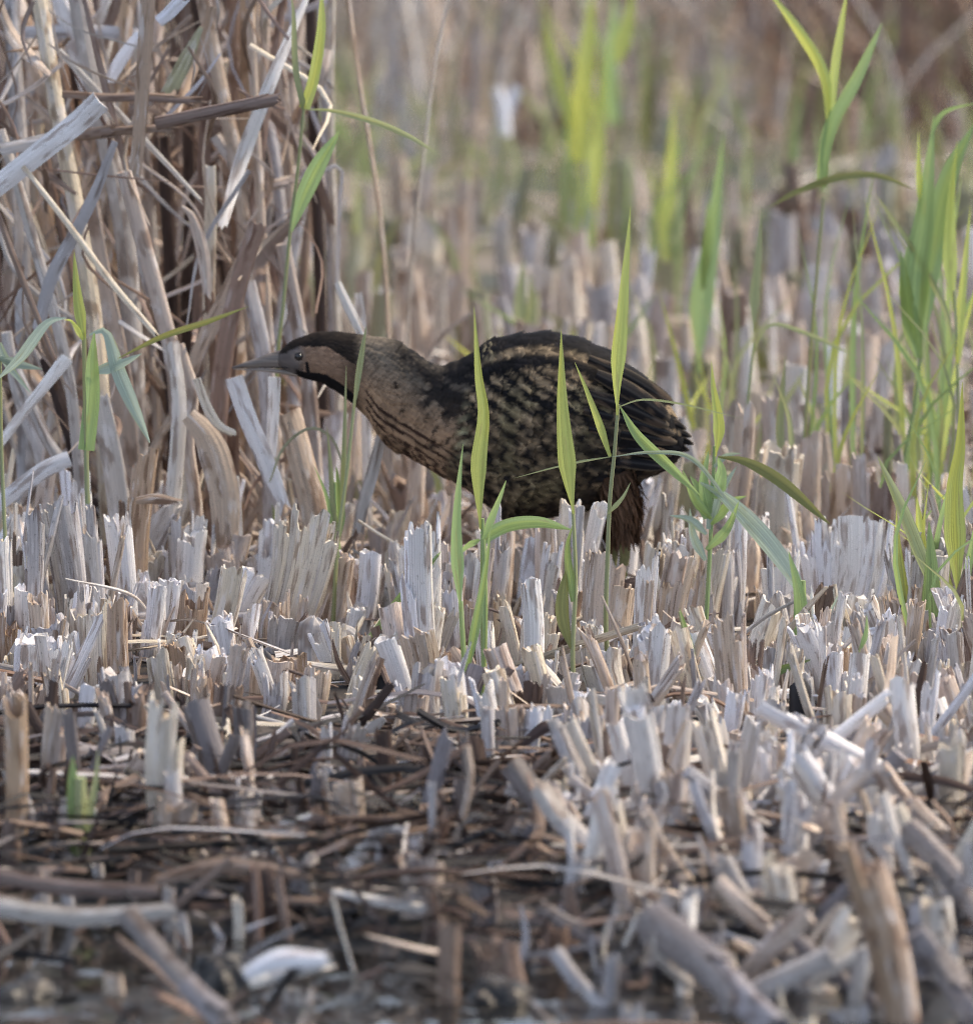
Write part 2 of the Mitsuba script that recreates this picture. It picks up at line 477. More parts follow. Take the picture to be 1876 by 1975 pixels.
def hides_hero(px, top_row, y, half=6):
    """Would a grown piece at this place stand in front of one of the stubs that were placed one by one?"""
    for x0, x1, r0, r1, yy in HEROES:
        if y < yy and x0 - half < px < x1 + half and top_row < r1 - 0.5 * (r1 - r0) and top_row > r0 - 500:
            return True
    return False


STYLE_WORD = {'tube': 'hollow cut reed stub', 'half': 'split cut reed stub', 'flat': 'flat flared reed stub', 'point': 'pointed reed stub', 'round': 'rounded reed stub', 'log': 'reed stub'}


def stub(bx, by, tx, ty, w, tone, style, label=None, detail=2, dy=None, group=None):
    B = on_ground(bx, by)
    B = B - np.array([0, 0, 0.015])
    y = B[1]
    T_ = at(tx, ty, y + (rng.normal(0, 0.012) if dy is None else dy))
    rx = w / 2 * scale_at(y)
    HEROES.append((min(bx, tx) - w / 2, max(bx, tx) + w / 2, ty, by, y))
    key = new_thing('cut_reed_stub', 'reed stub', label, group or 'cut reed stubs', ((f'{TONE_WORD[tone]} {STYLE_WORD[style]}', (bx + tx) / 2, (by + ty) / 2, y)))
    put(key, stub_meshes(B, T_, rx, tone, style, detail))
    return key


# ------------------------------------------------------------------ dead stalks, leaves, sticks
def poly(pts, y, n):
    """Pixel polyline at depth y; a third number in a point moves it in depth."""
    q = [at(p[0], p[1], y + (p[2] if len(p) > 2 else 0)) for p in pts]
    return curve(q, n)


def stalk(pts, w, tone, y, label=None, kind='tube', to_ground=True, strip=0.35, group='standing dead reed stalks'):
    """Standing dead reed stem; its polyline runs top to bottom in the photograph."""
    q = [at(p[0], p[1], y + (p[2] if len(p) > 2 else 0)) for p in pts]
    if to_ground:
        d = q[-1] - q[-2]
        d = d / max(1e-6, abs(d[2]))
        g = q[-1].copy()
        zz = float(ground_h(g[0], g[1])) - 0.02
        if g[2] > zz + 0.02:
            q.append(g + np.array([0.4 * d[0] * (g[2] - zz), 0, -(g[2] - zz)]))
    P = curve(q[::-1], 16)
    r = w / 2 * scale_at(y) * np.linspace(1.06, 0.92, 16)
    key = new_thing('dead_reed_stalk', 'reed stalk', label, group, (f'{TONE_WORD[tone]} dead reed stalk', np.mean([p[0] for p in pts]), np.mean([p[1] for p in pts]), y))
    tv = tone_id(tone)
    if kind == 'tube':
        parts = [('stem', tube(P, r, tv, nc=11, flat=0.85, ridge=0.035))]
        if rng.random() < strip:
            s, e = sorted(rng.integers(1, 15, 2))
            if e - s > 3:
                a = rng.uniform(-1.2, 1.2)
                parts.append(('leaf_sheath', sheath(P[s:e], r[0] * 1.12, r[0] * 1.0, tv, a0=a - 0.9, a1=a + 0.9, thick=0.0012, rim=rough_rim(0.05, point=0.25), N_=9, flare=0.12)))
    else:
        parts = [('leaf', sheath(P, r[0], r[0] * 0.35, tv, a0=-1.5, a1=1.5, thick=0.0022, rim=rough_rim(0.01), N_=12, flare=-0.1, twist=np.linspace(rng.uniform(-0.4, 0.4), rng.uniform(-0.5, 0.5), 16)))]
    put(key, parts)
    return key


def leaf(pts, w, tone, y, label=None, taper=(0.8, 1.0, 0.9), fold=0.14, twist=0.0, thick=0.0016, group='dead reed leaves', jag=0.01, cat='dead leaf', name='dead_reed_leaf', n=18, wav=0.0, nc=5):
    """A dead leaf blade that leans or lies among the stalks. taper: width at start, middle, end."""
    P = poly(pts, y, n)
    t = np.linspace(0, 1, n)
    wd = w * scale_at(y) * np.interp(t, np.linspace(0, 1, len(taper)), taper)
    key = new_thing(name, cat, label, group, (f'{TONE_WORD[tone]} dead reed leaf', np.mean([p[0] for p in pts]), np.mean([p[1] for p in pts]), y))
    scene[key] = ribbon(P, wd, tone_id(tone), fold=fold, thick=thick, twist=twist, jag=jag, wav=wav, nc=nc).shape('dry_reed')
    return key


def stick(pts, w, tone, y, label=None, hollow=False, group='broken reed pieces lying in the debris'):
    """A broken length of stem that lies or leans; both ends in the photograph, with depth offsets."""
    n = 22
    P = poly(pts, y, n)
    r = w / 2 * scale_at(y)
    P = P + np.stack([meshkit.noise(np.stack([np.linspace(0, 3.3, n), np.full(n, len(USED) * 3.1 + k), np.zeros(n)], 1), k) - 0.5 for k in range(3)], 1) * 0.7 * r
    key = new_thing('broken_reed_stem', 'broken stem', label, group, (f'{TONE_WORD[tone]} broken reed stem', np.mean([p[0] for p in pts]), np.mean([p[1] for p in pts]), y))
    tv = tone_id(tone)
    prof = np.linspace(1, 0.9, n) * (1 + 0.10 * (rng.random(n) - 0.5))
    node = int(rng.integers(4, n - 4))
    prof[node] *= 1.16
    if hollow:
        scene[key] = bundle(P, r, r * 0.9, tv, -math.pi, math.pi, 0.22 * r, 4, 0.03, 28, 0.03, 0.1, loose=0.02).shape('dry_reed')
    elif w < 16:
        scene[key] = tube(P, r * prof, tv, nc=9, flat=0.8, ridge=0.08, jag=0.006).shape('dry_reed')
    else:
        part(key, 'stem', tube(P, r * 0.85 * prof, tv, nc=18, flat=0.6, ridge=0.10, jag=0.018).shape('dry_reed'))
        s, e = (0, int(rng.integers(9, 18))) if rng.random() < 0.5 else (int(rng.integers(4, 11)), n)
        a = rng.uniform(-0.9, 0.9)
        part(key, 'leaf_sheath', bundle(P[s:e], r * 1.02, r * 0.72, tv, a - 1.7, a + 1.7, 0.0016, 5, 0.07, 30, 0.10, 0.6, loose=0.12).shape('dry_reed'))
    return key


# ------------------------------------------------------------------ green shoots
def shoot(stem, sw, sg, leaves, y, label, group=None):
    """Green reed shoot: stem polyline (top to bottom) that reaches the ground, leaves = (points from base to tip, width, green, width profile)."""
    key = new_thing('green_reed_shoot', 'reed shoot', label, group)
    q = [at(p[0], p[1], y) for p in stem]
    g = q[-1].copy()
    zz = float(ground_h(g[0], g[1])) - 0.02
    if g[2] > zz + 0.01:
        q.append(np.array([g[0] + rng.normal(0, 0.006), g[1], zz]))
    P = curve(q, 16)
    part(key, 'stem', tube(P, sw / 2 * scale_at(y) * np.linspace(0.75, 1.1, 16), GKEY.index(sg), nc=8, ridge=0.02).shape('green_stem'))
    for lf in leaves:
        pts, w, gk = lf[:3]
        prof = lf[3] if len(lf) > 3 else 'blade'
        tw = lf[4] if len(lf) > 4 else rng.uniform(-0.3, 0.3)
        n = 20
        bow = rng.uniform(-0.03, 0.03)
        t = np.linspace(0, 1, n)
        L = poly(pts, y, n)
        L[:, 1] += bow * t ** 1.5 - 0.004
        if prof == 'blade':       # narrow at the base, widest at a third, long point
            wd = np.minimum(0.35 + 2.2 * t, 1.0) * np.clip((1 - t) / 0.75, 0, 1) ** 0.75
        elif prof == 'spear':     # both ends pointed
            wd = np.sin(np.pi * np.clip(t, 0.02, 0.99)) ** 0.8
        elif prof == 'drop':      # widest low down, long tip up (points from base to tip)
            wd = np.clip(t / 0.28, 0.12, 1) * np.clip((1 - t) / 0.72, 0, 1) ** 0.9
        else:                     # band
            wd = np.clip(1.02 - t ** 4, 0.1, 1)
        wd = np.maximum(wd, 0.03) * w * scale_at(y)
        m = ribbon(L, wd, GKEY.index(gk), fold=0.16, thick=0, twist=tw + np.linspace(0, rng.uniform(-0.35, 0.35), n), nc=5, wav=0.01)
        part(key, 'leaf', m.shape('green_leaf'))
    return key


# ------------------------------------------------------------------ cut stubs placed one by one: base x, base row, top x, top row, width, tone, style, label
for row in [
    (150, 1232, 112, 958, 66, 'g', 'half', 'broad pale grey split stub with two ragged teeth, in the sharp row at left'),
    (192, 1250, 172, 950, 30, 'g', 'half', 'narrow greyish stub standing right beside the long thin green stem at left'),
    (246, 1225, 226, 982, 46, 'w', 'tube', 'whitish flat-topped stub between the green stem and the orange stub'),
    (262, 1196, 285, 845, 44, 'o', 'half', 'tall orange stub with splintered torn top, tallest in the left row'),
    (284, 1272, 306, 1105, 32, 'w', 'tube', 'short whitish stub leaning right at the foot of the orange stub'),
    (232, 1345, 226, 1128, 42, 'o', 'point', 'pointed orange-tan stub rising before the left row'),
    (330, 1370, 302, 1226, 52, 'c', 'point', 'short cream stub cut to a smooth point, above the grey trunk'),
    (338, 1190, 336, 994, 24, 'g', 'tube', 'thin grey stub squeezed left of the bright cup-shaped stub'),
    (372, 1195, 376, 990, 50, 'w', 'tube', 'bright white cup-shaped stub with a second smaller wall on its right'),
    (364, 1250, 372, 1120, 62, 'o', 'half', 'broad short orange-tan stub below the bright cup-shaped stub'),
    (398, 1180, 418, 1085, 42, 'g', 'half', 'short grey stub with serrated rim between cup-shaped and leaning stubs'),
    (408, 1255, 456, 1085, 46, 'c', 'half', 'cream stub with crumbling surface, leaning right below the mauve curled sheath'),
    (482, 1250, 488, 1160, 28, 'w', 'half', 'small whitish stub standing in the dark gap beneath the bill'),
    (504, 1200, 526, 985, 52, 'w', 'half', 'bright whitish stub with a scooped notch in its top, beneath the bill'),
    (532, 1240, 600, 968, 98, 'c', 'flat', 'widest flat tan sheath fanned to the right, beneath the head'),
    (622, 1225, 650, 1066, 64, 't', 'tube', 'pinkish tan stub with straight cut top, right of the wide fanned sheath'),
    (546, 1262, 560, 1172, 66, 'g', 'half', 'short broad grey stub with a dark hole in it'),
    (604, 1300, 606, 1190, 52, 'g', 'round', 'rounded mouldy grey stub in front of the stub with a dark hole'),
    (690, 1222, 716, 1056, 42, 'w', 'tube', 'brightest white smooth stub with one black spot'),
    (752, 1190, 740, 1112, 26, 'c', 'round', 'small rounded cream stub just right of the brightest white stub'),
    (826, 1322, 806, 1000, 56, 'w', 'tube', 'tall pale stub under the bird\'s breast, second taller fork behind it'),
    (838, 1290, 832, 928, 30, 'w', 'half', 'tall whitish splinter with forked tip just below the bird\'s breast'),
    (872, 1270, 866, 1120, 44, 'g', 'half', 'grey weathered stub behind the green blades under the breast'),
    (880, 1420, 868, 1300, 46, 'c', 'half', 'cream fibrous stub standing low left of the green stems'),
    (790, 1420, 806, 1320, 44, 't', 'tube', 'short tan stub with square top below the tall pale stub'),
    (745, 1330, 742, 1270, 44, 'k', 'tube', 'blackened rotten stub with a dark cavity'),
    (592, 1420, 586, 1300, 44, 'g', 'tube', 'grey-green mossy-topped stub below the rounded mouldy stub'),
    (518, 1390, 530, 1290, 44, 'g', 'half', 'low dull grey stub left of the mossy-topped stub'),
    (1152, 1190, 1140, 948, 38, 'w', 'round', 'pale stub with a rounded thumb-like tip overlapping the bird\'s belly'),
    (1196, 1120, 1250, 902, 60, 'w', 'half', 'tall white stub leaning right, reaching up over the bird\'s rear'),
    (1206, 1150, 1214, 1012, 34, 'w', 'half', 'pale ragged stub standing before the bird\'s shaggy thigh'),
    (1290, 1200, 1300, 935, 40, 'c', 'half', 'cream stub half veiled by grass just right of the white leaning stub'),
    (1170, 1262, 1186, 1048, 86, 't', 'half', 'widest pinkish stub with a flat rim, in front of the bird\'s legs'),
    (1236, 1280, 1252, 1050, 36, 'w', 'half', 'whitish strip-like stub at the right edge of the widest pinkish stub'),
    (1022, 1330, 1020, 1106, 40, 'w', 'tube', 'upright whitish tube below the belly, lit along its right side'),
    (1046, 1240, 1070, 1030, 34, 'w', 'half', 'frayed whitish stub behind the upright tube, bent right'),
    (1012, 1200, 1034, 1030, 40, 'w', 'half', 'woolly torn whitish stub top below the arching green leaf'),
    (984, 1190, 992, 1060, 26, 't', 'round', 'little knob-headed pale stub left of the woolly torn stub'),
    (962, 1250, 966, 1120, 30, 'c', 'half', 'cream ragged reed strips hanging under the belly'),
    (940, 1310, 930, 1190, 36, 'w', 'half', 'pale stub immediately left of the green stems\' feet'),
    (1100, 1250, 1080, 1130, 30, 'g', 'half', 'greyish frayed stub between the upright tube and the widest pinkish stub'),
    (1284, 1250, 1316, 1050, 52, 't', 'half', 'pinkish tan stub with orange inner side, right of the strip-like stub'),
    (1352, 1240, 1386, 1052, 46, 'c', 'half', 'cream stub cut square, its lit right edge leaning right'),
    (1420, 1400, 1402, 1160, 58, 't', 'half', 'thick pinkish tan stub with splintered crown, right of centre'),
    (1446, 1190, 1452, 1040, 34, 't', 'round', 'rough tan stub behind the broad blue-green leaf'),
    (1500, 1120, 1510, 852, 80, 'c', 'tube', 'broad smooth cream stub standing behind the blue-green leaf'),
    (1600, 1210, 1578, 992, 62, 'w', 'flat', 'white sheath with a bright straight edge, left half of the white fan'),
    (1618, 1212, 1660, 990, 104, 'w', 'flat', 'large white fan-shaped sheath, broadest stub at right'),
    (1655, 1130, 1664, 868, 44, 't', 'tube', 'tan stub with crumpled top standing behind the white fan'),
    (1600, 1090, 1610, 900, 48, 't', 'half', 'tilted tan stub with slanting cut behind the white fan'),
    (1710, 1130, 1704, 900, 48, 'b', 'half', 'brownish stub in shade right of the white fan'),
    (1752, 1110, 1750, 880, 46, 'c', 'half', 'cream shredded stub behind the right green shoots'),
    (1836, 1130, 1840, 890, 52, 'c', 'tube', 'pale stub at the right edge behind the yellow-green blade'),
    (1530, 1420, 1545, 1312, 40, 'k', 'round', 'dark bluish rotten stub among pale debris at right'),
    (1480, 1410, 1490, 1290, 56, 'w', 'half', 'low pale stub left of the dark bluish rotten stub'),
    (1640, 1440, 1660, 1330, 50, 't', 'half', 'tan leaning stub right of the dark bluish rotten stub'),
    (1758, 1520, 1740, 1300, 48, 'w', 'tube', 'tall bluish white stub with a node, at lower right'),
    (1832, 1610, 1834, 1410, 46, 'c', 'tube', 'blurred cream stub standing at the lower right edge'),
    (1262, 1600, 1214, 1310, 56, 'w', 'tube', 'long pale stub leaning left, tallest in the lower middle'),
    (1222, 1800, 1154, 1520, 36, 't', 'tube', 'slim pinkish stub leaning left at the lower middle'),
    (1268, 1775, 1240, 1590, 56, 't', 'tube', 'thick pinkish stub beside the slim leaning one'),
    (1310, 1620, 1300, 1480, 50, 't', 'tube', 'short tan stub with dark top right of the long pale stub'),
    (1360, 1480, 1352, 1375, 76, 'g', 'half', 'stout grey stub with woolly top below the grass shoots'),
    (1120, 1480, 1130, 1370, 62, 'g', 'half', 'dull purplish stub left of the long pale leaning stub'),
    (1060, 1450, 1070, 1360, 44, 'w', 'half', 'pale stub beside the purplish one, its top ragged'),
    (982, 1470, 980, 1355, 50, 't', 'half', 'tan arched stub with an open split, below the upright tube'),
    (1020, 1470, 1034, 1350, 30, 'w', 'half', 'narrow pale stub right of the arched split stub'),
    (940, 1500, 936, 1330, 26, 'g', 'tube', 'slender grey stub right of the thin front stem'),
    (30, 1655, 27, 1335, 46, 'o', 'tube', 'tall orange-tan round stub at the lower left edge'),
    (100, 1530, 116, 1350, 46, 't', 'half', 'tan stub with fibrous broken top near the lower left'),
    (322, 1600, 318, 1330, 66, 'c', 'half', 'thick grey-tan trunk-like stub standing under the pointed cream stub'),
    (322, 1640, 330, 1480, 34, 'g', 'tube', 'grey stub in front of the trunk-like stub'),
    (24, 1290, 18, 1168, 52, 'o', 'half', 'orange-tan stub with toothed rim at the left edge'),
    (58, 1270, 68, 960, 34, 'g', 'half', 'tall flat grey stub beside the toothed orange stub'),
    (628, 1520, 628, 1390, 24, 'w', 'tube', 'small white-topped stub standing in the brown debris'),
    (660, 1500, 690, 1380, 44, 'g', 'half', 'grey stub leaning right beside the small white-topped stub'),
    (1076, 1900, 1068, 1750, 64, 'r', 'point', 'dark reddish pointed stub at the bottom, left of the big log'),
    (1748, 2010, 1650, 1610, 76, 'o', 'tube', 'large blurred orange-tan stub leaning left in the lower right foreground'),
    (1840, 1900, 1800, 1720, 56, 'c', 'tube', 'blurred cream stub right of the large orange-tan one'),
    (1700, 1720, 1690, 1540, 60, 'w', 'half', 'blurred whitish stub behind the large orange-tan one'),
    (95, 1800, 88, 1660, 20, 't', 'tube', 'slim tan stub above the water at lower left'),
    (460, 1830, 456, 1710, 22, 'c', 'tube', 'slim cream stub above the water, left of centre'),
    (498, 1830, 490, 1660, 16, 'r', 'tube', 'slim reddish stub above the water beside the cream one'),
    (330, 1830, 326, 1690, 24, 'g', 'tube', 'slim grey stub above the water beside the slanting log'),
    (200, 1760, 186, 1650, 22, 'w', 'tube', 'slim white-tipped stub above the water at lower left'),
    (236, 1985, 215, 1850, 40, 't', 'point', 'blurred tan pointed stub at the bottom edge'),
    (872, 1990, 868, 1760, 36, 'b', 'half', 'brown blurred stub at the bottom middle'),
    (1390, 1120, 1440, 745, 44, 't', 'point', 'tall tan pointed stub just behind the bird\'s tail'),
]:
    stub(*row)

# ------------------------------------------------------------------ standing dead stalks of the left clump: top to bottom
for pts, w, tone, y, kind, lab in [
    ([(22, -30), (26, 120), (38, 300), (46, 640)], 34, 'g', 0.50, 'tube', 'grey upright stalk along the left edge of the photo'),
    ([(70, -30), (92, 100), (116, 250), (150, 420), (190, 700)], 34, 'c', 0.30, 'tube', 'thick cream stalk leaning right, second from the upper left corner'),
    ([(146, -30), (168, 100), (200, 250), (228, 380), (250, 560)], 40, 'g', 0.42, 'tube', 'thick grey stalk running down right behind the frayed crossing leaf'),
    ([(240, 330), (280, 480), (312, 600), (338, 720), (350, 940)], 34, 't', 0.22, 'tube', 'stout pinkish stalk in the middle of the clump, its right edge lit'),
    ([(236, -20), (212, 40), (192, 110), (180, 200)], 26, 'b', 0.75, 'tube', 'brown stalk leaning left at the top between two grey stalks'),
    ([(388, -20), (408, 80), (432, 200), (470, 420)], 30, 't', 0.55, 'tube', 'pinkish stalk at the top right of the clump, leaning right'),
    ([(452, 20), (476, 90), (504, 180), (540, 400)], 24, 'g', 0.85, 'tube', 'pale grey stalk right of the pinkish leaning one'),
    ([(314, 262), (322, 400), (332, 560), (336, 760)], 30, 'd', 0.70, 'tube', 'dark brown stalk in the deep gap at the clump\'s middle'),
    ([(364, 240), (366, 400), (362, 560), (360, 760)], 28, 'd', 0.75, 'tube', 'darkest stalk right of the gap, standing in shade'),
    ([(392, 330), (384, 500), (378, 720)], 24, 'd', 0.62, 'tube', 'dark stalk just left of the curled-top stalk'),
    ([(404, 312), (406, 420), (402, 540), (404, 700)], 24, 'c', 0.30, 'half', 'upright cream stalk with a small curled top'),
    ([(500, 425), (468, 520), (440, 640), (424, 760)], 36, 'r', 0.22, 'half', 'brown blade-like stalk ending in a sharp point left of the bird\'s crown'),
    ([(598, -30), (604, 200), (612, 400), (620, 640)], 24, 'd', 0.95, 'tube', 'tall dark brown stalk behind the tall green shoot'),
    ([(640, -30), (637, 150), (640, 350), (650, 640)], 16, 'c', 0.80, 'tube', 'thin pale stalk at the clump\'s right edge'),
    ([(618, -30), (626, 200), (634, 420), (640, 660)], 14, 'g', 0.85, 'tube', 'thin grey stalk left of the pale edge stalk'),
    ([(668, -30), (690, 140), (718, 310), (742, 520)], 9, 't', 0.9, 'tube', 'very thin tan stem leaning right, above the bird\'s nape'),
    ([(872, -30), (842, 100), (822, 260), (800, 440), (786, 640)], 6, 'c', 1.0, 'tube', 'hair-thin pale stem leaning left, above the bird\'s neck'),
    ([(165, 380), (188, 520), (214, 640), (238, 800)], 52, 't', 0.40, 'half', 'broad pinkish sheath behind the yellow-green young leaf'),
    ([(330, 655), (344, 760), (342, 860), (330, 1000)], 30, 'w', 0.10, 'half', 'whitish upright stalk left of the mauve curled sheath'),
    ([(344, 665), (372, 760), (362, 850), (378, 980)], 26, 't', 0.16, 'tube', 'bent pinkish stalk behind the whitish upright stalk'),
    ([(476, 540), (500, 640), (512, 720), (520, 860)], 34, 'g', 0.30, 'half', 'pale broad stalk rising right behind the bill'),
    ([(545, 470), (566, 580), (584, 680), (600, 800)], 32, 't', 0.45, 'tube', 'pinkish stalk directly behind the bird\'s forehead'),
    ([(556, 790), (582, 890), (606, 990), (620, 1150)], 54, 't', 0.14, 'half', 'thick tan sheath under the bird\'s chin, leaning right'),
    ([(190, 760), (212, 860), (228, 960), (240, 1120)], 46, 'g', 0.12, 'half', 'grey sheath with a brown hole left of the orange stub'),
    ([(100, 860), (84, 980), (74, 1110), (70, 1240)], 34, 't', 0.16, 'half', 'tan upright sheath at left behind the split stub'),
    ([(12, 640), (34, 760), (72, 870), (110, 1000)], 24, 'g', 0.2, 'tube', 'grey leaning stalk at the left edge below the blue-green leaves'),
    ([(0, 250), (38, 370), (74, 500), (108, 620), (140, 780)], 22, 'g', 0.20, 'tube', 'grey-green thin stalk crossing the frayed leaf at left'),
    ([(540, 120), (556, 330), (560, 520), (566, 700)], 22, 't', 1.0, 'tube', 'tan stalk behind the deep green leaf near the tall shoot'),
    ([(690, 560), (700, 660), (704, 740)], 20, 'w', 0.5, 'half', None),
    ([(398, 560), (404, 660), (414, 780)], 34, 'r', 0.30, 'half', 'rusty brown sheath low in the gap just left of the bill tip'),
    ([(446, 660), (440, 740), (446, 840)], 30, 'r', 0.32, 'half', 'rusty sheath hanging directly behind the tip of the bill'),
    ([(300, 560), (312, 660), (330, 760)], 26, 'd', 0.45, 'tube', 'dark stalk under the yellow-tipped shoot\'s long thin leaf'),
    ([(88, 690), (120, 790), (150, 900)], 30, 'd', 0.28, 'tube', 'dark stalk in the shade behind the left whitish leaves'),
    ([(420, 40), (404, 150), (396, 250)], 26, 'r', 0.6, 'half', 'rusty stalk at the top above the slanting hollow stem'),
]:
    stalk(pts, w, tone, y, lab, kind)

